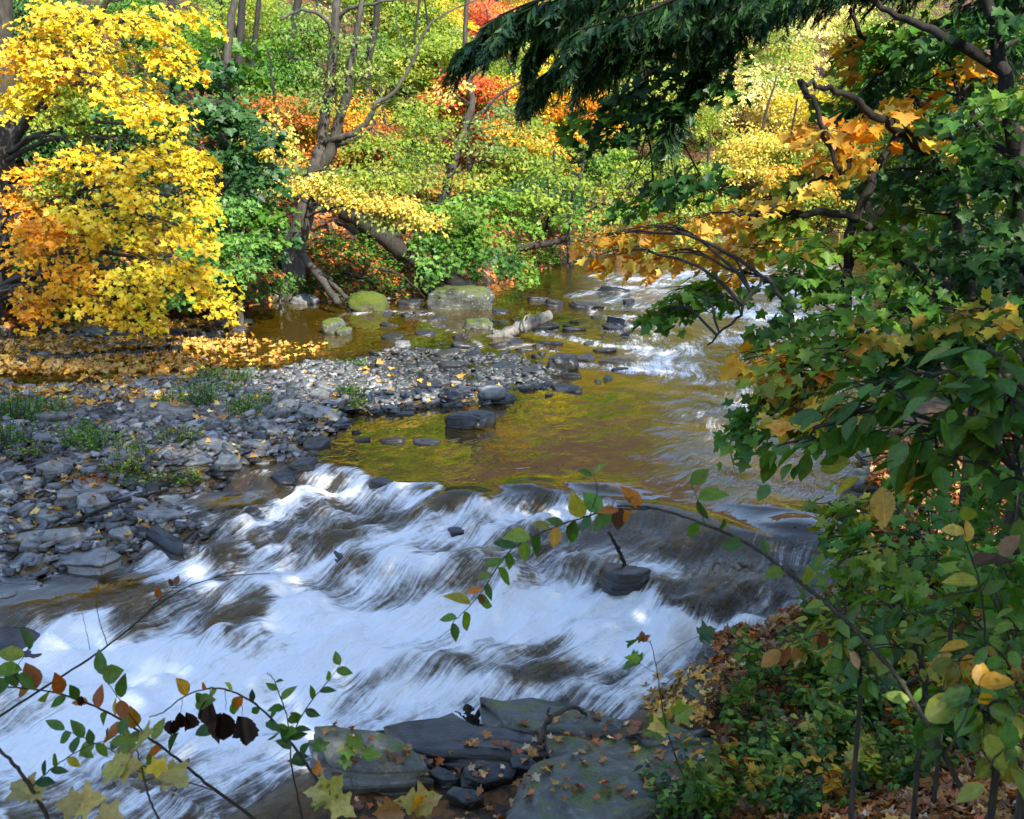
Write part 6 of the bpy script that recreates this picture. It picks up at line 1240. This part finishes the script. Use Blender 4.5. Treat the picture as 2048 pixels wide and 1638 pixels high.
for nm, lab, st, lv, kd, hg in [
  ('foreground_sapling', 'leafy sapling slanting down to the right across the lower left', [([(540, 1660, 2.9), (430, 1580, 2.9), (360, 1522, 2.9), (290, 1470, 2.9), (215, 1425, 2.95), (110, 1385, 3), (-20, 1370, 3)], .007, .003), ([(290, 1470, 2.9), (240, 1400, 2.85), (205, 1350, 2.85)], .003, .001), ([(70, 1380, 3), (30, 1350, 3), (60, 1290, 3)], .003, .001), ([(430, 1580, 2.9), (330, 1550, 2.85), (200, 1490, 2.85), (130, 1460, 2.85)], .003, .001)],
   along([(360, 1522, 2.9), (290, 1470, 2.9), (215, 1425, 2.95), (110, 1385, 3), (-20, 1370, 3)], 20, 66, 'green', 58, pals=['green', 'brightgreen', 'green', 'mixog', 'rust']) + along([(330, 1550, 2.85), (200, 1490, 2.85), (130, 1460, 2.85)], 9, 52, 'green', 60, pals=['green', 'brightgreen', 'mixog']) + [((205, 1350, 2.85), 100, 66, 'green'), ((205, 1355, 2.85), 30, 80, 'green'), ((240, 1395, 2.85), 75, 70, 'brightgreen'), ((240, 1400, 2.85), -60, 60, 'rust'), ((60, 1300, 3), 95, 62, 'green'), ((50, 1310, 3), 170, 70, 'yellowgreen'), ((45, 1340, 3), 180, 80, 'brightgreen'), ((40, 1345, 3), -50, 60, 'green'), ((20, 1360, 3), 200, 70, 'green')], 'oval', ()),
  ('bare_twig', 'long bare twig rising from the left edge over the white water', [([(-20, 1445, 3.2), (100, 1368, 3.2), (220, 1288, 3.2), (330, 1200, 3.2), (420, 1158, 3.2), (540, 1146, 3.2)], .006, .002), ([(280, 1240, 3.2), (330, 1190, 3.2), (385, 1154, 3.2)], .003, .001), ([(430, 1156, 3.2), (470, 1130, 3.2), (480, 1100, 3.2)], .002, .001), ([(215, 1290, 3.2), (195, 1225, 3.2), (200, 1160, 3.2), (215, 1100, 3.2)], .002, .001), ([(180, 1300, 3.2), (170, 1250, 3.2), (163, 1225, 3.2)], .0015, .001)],
   [((318, 1195, 3.2), 90, 30, 'rust'), ((350, 1170, 3.2), 70, 26, 'brown'), ((345, 1172, 3.2), 110, 22, 'brown')], 'tooth', ()),
  ('wilted_branch', 'arching sapling hung with black shrivelled leaves in the lower left', [([(690, 1665, 2.8), (640, 1570, 2.8), (585, 1490, 2.85), (530, 1425, 2.9), (480, 1390, 2.9), (430, 1376, 2.9), (375, 1390, 2.9), (325, 1425, 2.9), (298, 1434, 2.9)], .006, .002), ([(420, 1378, 2.9), (420, 1400, 2.9)], .0015, .001), ([(450, 1380, 2.9), (452, 1420, 2.9)], .0015, .001), ([(484, 1390, 2.9), (484, 1430, 2.9)], .0015, .001), ([(365, 1395, 2.9), (362, 1425, 2.9)], .0015, .001)],
   along([(640, 1570, 2.8), (585, 1490, 2.85), (530, 1425, 2.9), (480, 1390, 2.9), (430, 1376, 2.9), (375, 1390, 2.9)], 15, 48, 'green', 65, pals=['green', 'mixog', 'brightgreen', 'deep']) + [((560, 1460, 2.85), 160, 44, 'deep'), ((560, 1462, 2.85), -140, 50, 'green'), ((560, 1460, 2.85), -60, 50, 'green'), ((470, 1395, 2.9), -100, 60, 'mint'), ((390, 1410, 2.9), 20, 70, 'yellowgreen'), ((390, 1470, 2.9), 15, 70, 'brightgreen')], 'oval', [((420, 1396, 2.9), 62), ((450, 1425, 2.9), 74), ((482, 1432, 2.9), 66), ((362, 1424, 2.9), 58), ((345, 1440, 2.9), 40), ((160, 1392, 2.95), 26)]),
  ('slender_sapling', 'slender upright sapling with small green leaves beside the white plume', [([(610, 1660, 2.9), (585, 1540, 2.9), (575, 1440, 2.9), (550, 1365, 2.9), (535, 1345, 2.9)], .004, .0015), ([(580, 1480, 2.9), (610, 1420, 2.9), (650, 1370, 2.9), (680, 1330, 2.9)], .003, .001)],
   along([(580, 1480, 2.9), (610, 1420, 2.9), (650, 1370, 2.9), (680, 1330, 2.9)], 8, 40, 'green', 60, pals=['green', 'brightgreen']) + along([(585, 1540, 2.9), (575, 1440, 2.9), (550, 1365, 2.9)], 9, 46, 'green', 65), 'oval', ()),
  ('dark_stem', 'thick dark stem leaning in from the bottom left corner', [([(110, 1665, 2.4), (70, 1590, 2.4), (30, 1530, 2.4), (-20, 1480, 2.4)], .008, .005), ([(60, 1575, 2.4), (100, 1540, 2.4), (160, 1500, 2.45), (240, 1470, 2.45)], .003, .001)], along([(60, 1575, 2.4), (100, 1540, 2.4), (160, 1500, 2.45), (240, 1470, 2.45)], 12, 56, 'green', 60, pals=['green', 'deep', 'brightgreen', 'mixog']), 'oval', ()),
  ('yellow_maple_seedling', 'maple seedling with two huge pale yellow leaves at lower left', [([(330, 1665, 2.3), (300, 1600, 2.3), (285, 1540, 2.3), (270, 1490, 2.3)], .004, .002), ([(285, 1545, 2.3), (240, 1530, 2.3)], .002, .001), ([(290, 1560, 2.3), (340, 1550, 2.3)], .002, .001)],
   [((250, 1530, 2.3), 205, 115, 'paleleaf'), ((240, 1540, 2.3), 20, 80, 'paleleaf'), ((330, 1545, 2.3), -15, 85, 'paleleaf'), ((330, 1530, 2.3), 190, 60, 'gold'), ((275, 1485, 2.3), 40, 80, 'paleleaf'), ((270, 1485, 2.3), 160, 70, 'yellowgreen')], 'maple', ()),
  ('yellow_maple_seedling', 'low pale yellow maple seedling at the bottom edge, left', [([(170, 1670, 2.4), (165, 1640, 2.4), (160, 1610, 2.4)], .003, .002)], [((160, 1612, 2.4), 30, 80, 'paleleaf'), ((160, 1612, 2.4), 170, 70, 'paleleaf'), ((200, 1630, 2.4), -10, 80, 'paleleaf'), ((60, 1590, 2.4), 160, 80, 'paleleaf'), ((60, 1590, 2.4), 30, 60, 'paleleaf')], 'maple', ()),
  ('yellow_maple_seedling', 'pale yellow maple seedling in front of the leaf-covered mossy ledge', [([(650, 1670, 2.6), (655, 1630, 2.6), (660, 1580, 2.6)], .003, .002)], [((660, 1585, 2.6), 60, 70, 'paleleaf'), ((660, 1590, 2.6), 170, 80, 'paleleaf'), ((665, 1600, 2.6), -20, 80, 'paleleaf'), ((655, 1600, 2.6), 200, 60, 'yellowgreen')], 'maple', ()),
  ('yellow_maple_seedling', 'yellow seedling with a curled brown leaf below the crevice', [([(820, 1680, 2.7), (830, 1650, 2.7), (835, 1610, 2.7)], .003, .002)], [((835, 1612, 2.7), 30, 80, 'paleleaf'), ((835, 1612, 2.7), 150, 70, 'paleleaf'), ((835, 1610, 2.7), 95, 50, 'gold'), ((800, 1620, 2.7), 185, 80, 'brown')], 'maple', ()),
  ('ledge_seedling', 'small yellow-green seedling on the tip of the leaf-covered ledge', [([(705, 1580, 4.2), (700, 1530, 4.2), (705, 1490, 4.2)], .003, .001)], [((705, 1495, 4.2), 50, 46, 'yellowgreen'), ((705, 1500, 4.2), 160, 44, 'brightgreen'), ((725, 1505, 4.2), -20, 54, 'brightgreen'), ((700, 1520, 4.2), 190, 40, 'yellowgreen'), ((640, 1500, 4.2), 100, 40, 'green')], 'maple', ()),
  ('thin_seedling', 'tall thin reddish seedling standing between the rapids and the shelf', [([(1405, 1640, 3), (1370, 1560, 3), (1340, 1480, 3), (1322, 1400, 3), (1312, 1330, 3), (1300, 1280, 3)], .004, .0015), ([(1312, 1330, 3), (1345, 1300, 3), (1400, 1270, 3)], .0015, .001), ([(1318, 1350, 3), (1275, 1325, 3)], .0015, .001), ([(1330, 1440, 3), (1370, 1420, 3)], .0015, .001), ([(1300, 1285, 3), (1280, 1275, 3)], .0015, .001)],
   [((1282, 1282, 3), 90, 30, 'brown'), ((1286, 1280, 3), 40, 26, 'rust'), ((1276, 1280, 3), 215, 52, 'green'), ((1280, 1325, 3), 205, 70, 'brightgreen'), ((1275, 1325, 3), 150, 40, 'brightgreen'), ((1400, 1270, 3), 30, 50, 'green'), ((1350, 1430, 3), 25, 60, 'yellowgreen'), ((1335, 1450, 3), 205, 80, 'yellowgreen'), ((1330, 1455, 3), 170, 60, 'paleyellow'), ((1400, 1268, 3), -30, 40, 'green')], 'maple', ()),
  ('dead_leaf_twig', 'twig with drooping pinkish brown dead leaves over the dark bank ledge', [([(1780, 1380, 2.8), (1700, 1300, 2.8), (1640, 1270, 2.8), (1580, 1290, 2.8)], .004, .002)], [((1650, 1262, 2.8), -95, 60, 'brown'), ((1640, 1265, 2.8), -110, 66, 'litter'), ((1580, 1290, 2.8), -120, 60, 'litter'), ((1590, 1295, 2.8), -80, 50, 'brown'), ((1560, 1300, 2.8), -140, 66, 'rust'), ((1700, 1300, 2.8), -60, 56, 'litter')], 'oval', ()),
  ('upright_weed', 'tall thin weed stalk near the right edge above the litter', [([(1975, 1420, 2.6), (1965, 1200, 2.6), (1935, 1090, 2.6), (1925, 1040, 2.6)], .004, .002), ([(1965, 1180, 2.6), (2000, 1110, 2.6)], .002, .001)], along([(1965, 1200, 2.6), (1935, 1090, 2.6), (1925, 1040, 2.6)], 7, 70, 'green', 60, pals=['yellowgreen', 'brown', 'green', 'paleyellow']) + [((2000, 1110, 2.6), 60, 70, 'brown'), ((1990, 1130, 2.6), 0, 80, 'brown')], 'tooth', ()),
  ('orange_seedling', 'seedling with one round orange leaf among blue-green leaves at lower right', [([(1900, 1500, 2.2), (1930, 1430, 2.2), (1960, 1370, 2.2)], .004, .002)], [((1960, 1375, 2.2), 80, 70, 'orange'), ((1960, 1370, 2.2), 30, 80, 'gold'), ((1965, 1385, 2.2), -60, 60, 'orange'), ((1940, 1360, 2.2), 120, 70, 'mint'), ((1930, 1375, 2.2), 200, 70, 'mint'), ((1960, 1400, 2.2), 10, 80, 'mint'), ((1950, 1330, 2.2), 60, 60, 'green')], 'oval', ())]:
    near_plant(nm, lab, st, lv, kd, hang=hg, group='pale yellow maple seedlings' if nm == 'yellow_maple_seedling' else None)

tree('hanging_shrub', 'shrub with large oval green leaves reaching left over the right waterline', 'shrub',
     [([(2110, 1150, 3.1), (2050, 960, 3.1), (1960, 870, 3.15), (1850, 830, 3.25), (1720, 830, 3.35), (1620, 870, 3.4)], .014, .004), ([(2080, 900, 3), (1980, 770, 3.1), (1860, 745, 3.2), (1760, 760, 3.3)], .010, .003), ([(2050, 960, 3.1), (1950, 930, 3.1), (1850, 900, 3.2)], .007, .003), ([(2070, 860, 3), (2000, 720, 3.1), (1950, 670, 3.2)], .007, .003)],
     [(1685, 850, 3.4, 50, 26, 'green', 4), (1755, 810, 3.35, 60, 34, 'green', 6), (1795, 770, 3.3, 60, 30, 'green', 6), (1865, 850, 3.25, 70, 34, 'green', 8), (1885, 760, 3.2, 60, 34, 'mint', 5), (1965, 800, 3.15, 70, 44, 'green', 8), (1965, 720, 3.2, 60, 34, 'brightgreen', 6), (2035, 770, 3.1, 50, 50, 'green', 8), (1915, 900, 3.2, 60, 26, 'green', 6), (2025, 870, 3.1, 60, 40, 'green', 8), (1835, 910, 3.25, 50, 22, 'mixog', 4), (1635, 880, 3.4, 26, 22, 'green', 3), (2045, 690, 3.1, 40, 30, 'green', 5)],
     'oval', M_near, M_stem, leaf=.092, dens=.62, L0=.22, bias=(-.9, -.2, -.1), droop=.3, sides=6, lr=.35, flat=.55)
tree('bank_bush', 'low yellow-green maple bush at the foot of the right bank', 'shrub',
     [([(1905, 1230, 5.0), (1880, 1150, 5.1), (1850, 1080, 5.2), (1780, 1030, 5.2), (1700, 1010, 5.3)], .010, .004), ([(1880, 1150, 5.1), (1930, 1060, 5.2), (1960, 1000, 5.2)], .008, .004)],
     [(1680, 1015, 5.3, 50, 18, 'yellowgreen'), (1740, 1030, 5.2, 60, 24, 'mixog'), (1700, 1070, 5.1, 50, 22, 'green'), (1790, 1010, 5.3, 60, 26, 'green'), (1820, 1060, 5.1, 70, 28, 'green'), (1900, 1010, 5.2, 60, 34, 'green'), (1960, 1060, 5, 60, 40, 'green'), (1760, 1090, 4.9, 60, 20, 'yellowgreen'), (1880, 1110, 4.8, 60, 26, 'brightgreen'), (2010, 960, 5, 50, 40, 'green'), (1940, 950, 5.4, 60, 30, 'green'), (1850, 960, 5.5, 50, 24, 'green'), (2020, 1120, 4.6, 40, 34, 'green')],
     'maple', M_green, M_stem, leaf=.062, dens=.75, L0=.28, bias=(-.5, -.3, 0), sides=6, lr=.4)

for lab, trk, bl, kd in [
 ('tall tangled green shrub at the right edge below the bank bush', [(2060, 1420, 3.0), (2020, 1290, 3.1), (1980, 1180, 3.2)], [(1990, 1180, 3.2, 60, 36, 'green'), (2020, 1260, 3.0, 40, 40, 'brightgreen'), (1930, 1230, 3.2, 50, 30, 'green'), (1960, 1300, 3.0, 50, 30, 'mixog')], 'tooth'),
 ('green and yellow shrub under the bramble arch, left of the tall tangled one', [(1850, 1380, 3.5), (1830, 1280, 3.6), (1800, 1200, 3.7)], [(1790, 1200, 3.7, 55, 30, 'green'), (1850, 1210, 3.6, 50, 30, 'brightgreen'), (1820, 1270, 3.5, 60, 30, 'yellowgreen'), (1750, 1250, 3.7, 40, 24, 'green')], 'tooth'),
 ('narrow yellowing shrub beside the dead leaf twig', [(1720, 1400, 3.6), (1710, 1320, 3.6), (1690, 1240, 3.7)], [(1690, 1240, 3.7, 46, 24, 'yellowgreen'), (1720, 1300, 3.6, 46, 26, 'green'), (1670, 1190, 3.9, 44, 20, 'green')], 'oval'),
 ('green shrub rising from the leaf litter near the bramble base', [(1990, 1560, 2.3), (1975, 1460, 2.4), (1960, 1390, 2.4)], [(1990, 1400, 2.4, 50, 30, 'green'), (1930, 1440, 2.4, 40, 26, 'green'), (2020, 1470, 2.3, 36, 30, 'yellowgreen')], 'tooth')]:
    tree('tangled_shrub', lab, 'shrub', [(trk, .008, .003)], bl, kd, M_near, M_stem, 'shrubs of the near bank', leaf=.07, dens=.6, L0=.2, bias=(-.3, -.4, 0), sides=6, lr=.3)

# undergrowth: eight kinds of small plant, copied with their parts
def plant_proto(kind, h, n, leaf, pal, seed):
    r = np.random.default_rng(seed); sb = MB(); fo = Foliage()
    for j in range(n):
        a = r.random() * 6.28; d = np.array([math.cos(a), math.sin(a), 0]); hh = h * (.6 + .5 * r.random())
        q = smooth_line([np.zeros(3) + d * .02, d * hh * .18 + [0, 0, hh * .55], d * hh * .5 + [0, 0, hh * (.85 + .2 * r.random())]], 6); sb.tube(q, np.linspace(.0035, .0015, len(q)), 4)
        m = max(4, int(hh / leaf * 2.6))
        for k in range(m):
            p = q[int((.25 + .75 * k / m) * (len(q) - 1))]; b = r.random() * 6.28
            ax = np.array([math.cos(b), math.sin(b), r.normal(-.1, .3)]); fo.add(p + ax * .012, ax, np.array([r.normal(0, .35), r.normal(-.2, .35), 1.]), leaf * (.6 + .7 * r.random()), pick(pal, 1, r)[0] * math.exp(r.normal(0, .2)))
    return sb.mesh('stem', [M_stem]), fo.mesh('foliage', kind, M_near, .3, .5)
PP = [(plant_proto(*a), w) for a, w in [(('tooth', .42, 5, .075, 'green', 1), 'bushy green weed'), (('maple', .36, 4, .075, 'yellowgreen', 2), 'yellow-green maple seedling'), (('oval', .5, 4, .07, 'brightgreen', 3), 'upright bright green weed'), (('tooth', .3, 6, .06, 'deep', 4), 'low dark green weed'), (('maple', .45, 3, .09, 'paleyellow', 5), 'pale yellow maple seedling'), (('oval', .38, 5, .075, 'mixog', 6), 'green and orange weed'), (('tooth', .32, 4, .07, 'brown', 7), 'withered brown weed'), (('diamond', .34, 9, .045, 'green', 8), 'fine-leaved green weed')]]
NEARL = {'the bramble base': (1900, 1540), 'the half buried slab': (1545, 1455), 'the broad pale shelf': (1230, 1570), 'the bank bush': (1800, 1100), 'the layered dark ledge': (1480, 1290), 'the dead leaf twig': (1640, 1290), 'the rotting log': (1660, 1400), 'the orange seedling': (1950, 1400), 'the tall weed stalk': (1960, 1250), 'the grey slanting stick': (1780, 1410), 'the bottom photo edge': (1500, 1640)}
NXY = {k: HG(*v)[:2] for k, v in NEARL.items()}
useg = set()
REG = [(1560, 1330), (1640, 1230), (1700, 1160), (2048, 1080), (2048, 1500), (1900, 1560), (1640, 1640), (1300, 1640), (1320, 1600), (1440, 1540), (1480, 1490), (1420, 1440)]
cnt = 0; tries = 0
while cnt < 160 and tries < 4000:
    tries += 1
    px, py = rng.uniform(1250, 2060), rng.uniform(1080, 1660)
    if not inside(np.array([px]), np.array([py]), REG)[0]: continue
    p = HG(px, py)
    if p[1] < 1.5: continue
    j = int(rng.choice(8, p=[.2, .13, .13, .17, .06, .11, .08, .12])); (sm, fm), w = PP[j]
    k = min(NXY, key=lambda q: np.hypot(*(NXY[q] - p[:2]))); lab = None
    s = rng.uniform(.55, 1.15) * (.9 if p[1] > 3 else .7)
    for k in sorted(NXY, key=lambda q: np.hypot(*(NXY[q] - p[:2])))[:6]:
        dx, dy = p[:2] - NXY[k]; rel = ('right of' if dx > 0 else 'left of') if abs(dx) > abs(dy) else ('behind' if dy > 0 else 'in front of'); dd = math.hypot(dx, dy)
        lab = f"{'large ' if s > .85 else 'small ' if s < .62 else ''}{w} {'just ' if dd < .35 else '' if dd < .8 else 'well '}{rel} {k}"
        if lab not in useg: break
    useg.add(lab)
    t = thing('undergrowth_plant', lab, 'plant', p, 'small plants of the near bank'); t.rotation_euler = (rng.normal(0, .12), rng.normal(0, .12), rng.uniform(0, 6.28)); t.scale = (s, s, s)
    link('stem', sm, t); link('foliage', fm, t); cnt += 1

# ------------------------------------------------------------------ ground cover and fallen leaves
from mathutils.bvhtree import BVHTree
vs, fs_ = [], []; k = 0
for o in bpy.data.objects:
    if o.type == 'MESH' and o.parent is None and o.get('category') in ('rock ledge', 'stone', 'boulder'):
        o.rotation_euler; M = o.matrix_basis
        vs.extend([M @ v.co for v in o.data.vertices]); fs_.extend([[i + k for i in p.vertices] for p in o.data.polygons]); k = len(vs)
BV = BVHTree.FromPolygons(vs, fs_)
def lay(x, y):
    z = groundz(x, y).copy(); w = waterz(x, y); nr = np.tile([0, 0, 1.], (len(x), 1)); on = np.zeros(len(x), bool)
    for i in range(len(x)):
        h = BV.ray_cast(Vector((x[i], y[i], 6)), Vector((0, 0, -1)))
        if h[0] is not None and h[0].z > z[i]: z[i] = h[0].z; nr[i] = h[1] if h[1].z > 0 else -h[1]; on[i] = True
    return z, w, nr, on
def litter(name, label, n, sampler, pal, size, kind='maple_far', seed=1, lift=.012, mat=None, flat=.35, cat='fallen leaves', float_=False, wet=.0):
    xy = sampler(n); z, w, nr, on = lay(xy[:, 0], xy[:, 1])
    if float_: z = np.maximum(z, w + .004)
    ok = (z > w - .02) | on; xy, z, nr = xy[ok], z[ok], nr[ok]; n = len(z)
    a = rng.random(n) * 6.283; ax = np.stack([np.cos(a), np.sin(a), rng.normal(0, .25, n)], 1)
    g = .05; gxn = -(groundz(xy[:, 0] + g, xy[:, 1]) - groundz(xy[:, 0] - g, xy[:, 1])) / (2 * g); gyn = -(groundz(xy[:, 0], xy[:, 1] + g) - groundz(xy[:, 0], xy[:, 1] - g)) / (2 * g)
    gn = np.stack([np.clip(gxn, -2, 2), np.clip(gyn, -2, 2), np.ones(n)], 1)
    nr = np.where(nr[:, 2:3] < .9999, nr, gn) + rng.normal(0, flat, (n, 3))
    ax = ax - (np.sum(ax * unit(nr), 1, keepdims=True)) * unit(nr)
    c = pick(pal, n) * np.exp(rng.normal(0, .25, (n, 1)))
    pos = np.column_stack([xy, z + lift + rng.random(n) * .012]) - unit(ax) * (size * .5)
    me = leaves_mesh(name, kind, pos, ax, nr, size * np.clip(rng.normal(1, .25, n), .5, 1.5), np.clip(c, 0, .8), mat or M_dead, .4, curl=.6)
    return tag(link(name, me), label, cat, kind='stuff')
def in_px(poly, fn=groundz, ylo=0, off=0):
    P2 = np.array(plan_g(poly))
    def f(n):
        out = np.zeros((0, 2))
        while len(out) < n:
            q = P2.min(0) + (P2.max(0) - P2.min(0)) * rng.random((n * 3, 2)); out = np.vstack([out, q[inside(q[:, 0], q[:, 1], P2)]])
        return out[:n]
    return f
def plan_g(pts): return [hit(a, b, top)[:2] for a, b in pts]
def slope(n):
    out = np.zeros((0, 2))
    while len(out) < n:
        y = rng.uniform(15, 40, n * 2); x = y * rng.uniform(-.5, .32, n * 2)
        dl, _, s = polydist(x, y, BL); L = dl * s; k = (L > -.15) & (L < 9) & (rng.random(n * 2) < np.exp(-np.maximum(L, 0) / 5)); out = np.vstack([out, np.stack([x, y], 1)[k]])
    return out[:n]
def drift(poly):
    f0 = in_px(poly)
    def f(n):
        q = f0(n * 2); return q[(fbm(q[:, 0] * .55, q[:, 1] * 1.3, 3, 6) > -.02)][:n]
    return f
litter('slope_leaves', 'rust and orange leaf litter carpeting the wooded slope', 9000, slope, 'rust', .12)
litter('shore_leaves', 'drift of gold maple leaves on the left shore and shallows', 3400, drift([(-200, 760), (-200, 650), (150, 640), (420, 640), (520, 660), (470, 700), (380, 712), (450, 735), (300, 760), (100, 775)]), 'goldlitter', .095, float_=True)
litter('shore_leaves', 'gold leaves drifted along the back edge of the stone bar', 1700, in_px([(-100, 800), (0, 760), (300, 725), (450, 725), (400, 760), (330, 800), (100, 830)]), 'goldlitter', .085)
litter('scattered_leaves', 'yellow leaves scattered thinly over the stone bar', 900, in_px([(-100, 1120), (-100, 780), (300, 770), (640, 720), (1000, 750), (1000, 800), (700, 840), (500, 940), (300, 1010), (300, 1120)]), 'goldlitter', .07)
litter('floating_leaves', 'pale leaves floating on the dark pool beside the gold drift', 260, in_px([(380, 690), (520, 680), (660, 690), (560, 735), (420, 735)]), 'goldlitter', .08, float_=True)
litter('ledge_leaves', 'fallen leaves scattered on the near ledges', 230, in_px([(640, 1600), (640, 1520), (860, 1530), (1180, 1440), (1290, 1440), (1480, 1430), (1450, 1600), (1200, 1640), (900, 1660)]), 'litter', .05, 'maple', flat=.25)
litter('ledge_leaves', 'gold leaves caught at the end of the rapids beside the ledge', 230, in_px([(1290, 1360), (1400, 1330), (1440, 1360), (1430, 1450), (1310, 1470), (1280, 1420)]), 'goldlitter', .048, 'maple', float_=True)
litter('bank_leaves', 'brown and orange leaf litter covering the near bank', 12000, in_px([(1400, 1640), (1440, 1450), (1420, 1300), (1560, 1240), (1700, 1150), (1760, 900), (2100, 800), (2150, 1680)]), 'litter', .058, 'maple')
def near_sampler(n):
    x = rng.uniform(.15, 2.6, n * 3); y = rng.uniform(.8, 3.4, n * 3); return np.stack([x, y], 1)[:n]
litter('bank_leaves', 'large orange-brown leaves heaped on the knoll at bottom right', 1500, near_sampler, 'litter', .125, 'maple', flat=.75, lift=.05)
def corner(n): return np.stack([rng.uniform(.55, 1.25, n), rng.uniform(1.15, 1.95, n)], 1)
litter('bank_leaves', 'bright orange curled leaves lying on top of the knoll in the corner', 90, corner, 'orange', .10, 'maple', flat=.9, lift=.07)
def bank_s(n): return in_px(REG)(n)
xy = bank_s(1100); z = groundz(xy[:, 0], xy[:, 1]); fo = Foliage(); m = 5
for i in range(m):
    n = len(xy); a = rng.random(n) * 6.28; ax = np.stack([np.cos(a), np.sin(a), .3 + .6 * rng.random(n)], 1)
    fo.add(np.column_stack([xy + rng.normal(0, .02, (n, 2)), z + .01 + .06 * rng.random(n)]), ax, np.array([[0, 0, 1.]]) + rng.normal(0, .4, (n, 3)), .045 * (.6 + .8 * rng.random(n)), pick('green', n) * np.exp(rng.normal(0, .3, (n, 1))))
tag(link('ground_cover', fo.mesh('ground_cover', 'oval', M_green)), 'low green ground cover between the plants of the near bank', 'ground cover', kind='stuff')
xy = slope(5200); z = groundz(xy[:, 0], xy[:, 1]); n = len(z); fo = Foliage()
cl = fbm(xy[:, 0] * .7, xy[:, 1] * .7, 3, 4) > .02; xy, z = xy[cl], z[cl]; n = len(z)
for i in range(7):
    a = rng.random(n) * 6.28; ax = np.stack([np.cos(a), np.sin(a), .2 + .5 * rng.random(n)], 1)
    fo.add(np.column_stack([xy + rng.normal(0, .12, (n, 2)), z + .05 + .30 * rng.random(n)]), ax, np.array([[0, 0, 1.]]) + rng.normal(0, .4, (n, 3)), .10 * (.6 + .8 * rng.random(n)), pick('green', n) * np.exp(rng.normal(0, .3, (n, 1))))
tag(link('ground_cover', fo.mesh('ground_cover', 'diamond', M_green)), 'green undergrowth on the wooded slope', 'ground cover', kind='stuff')
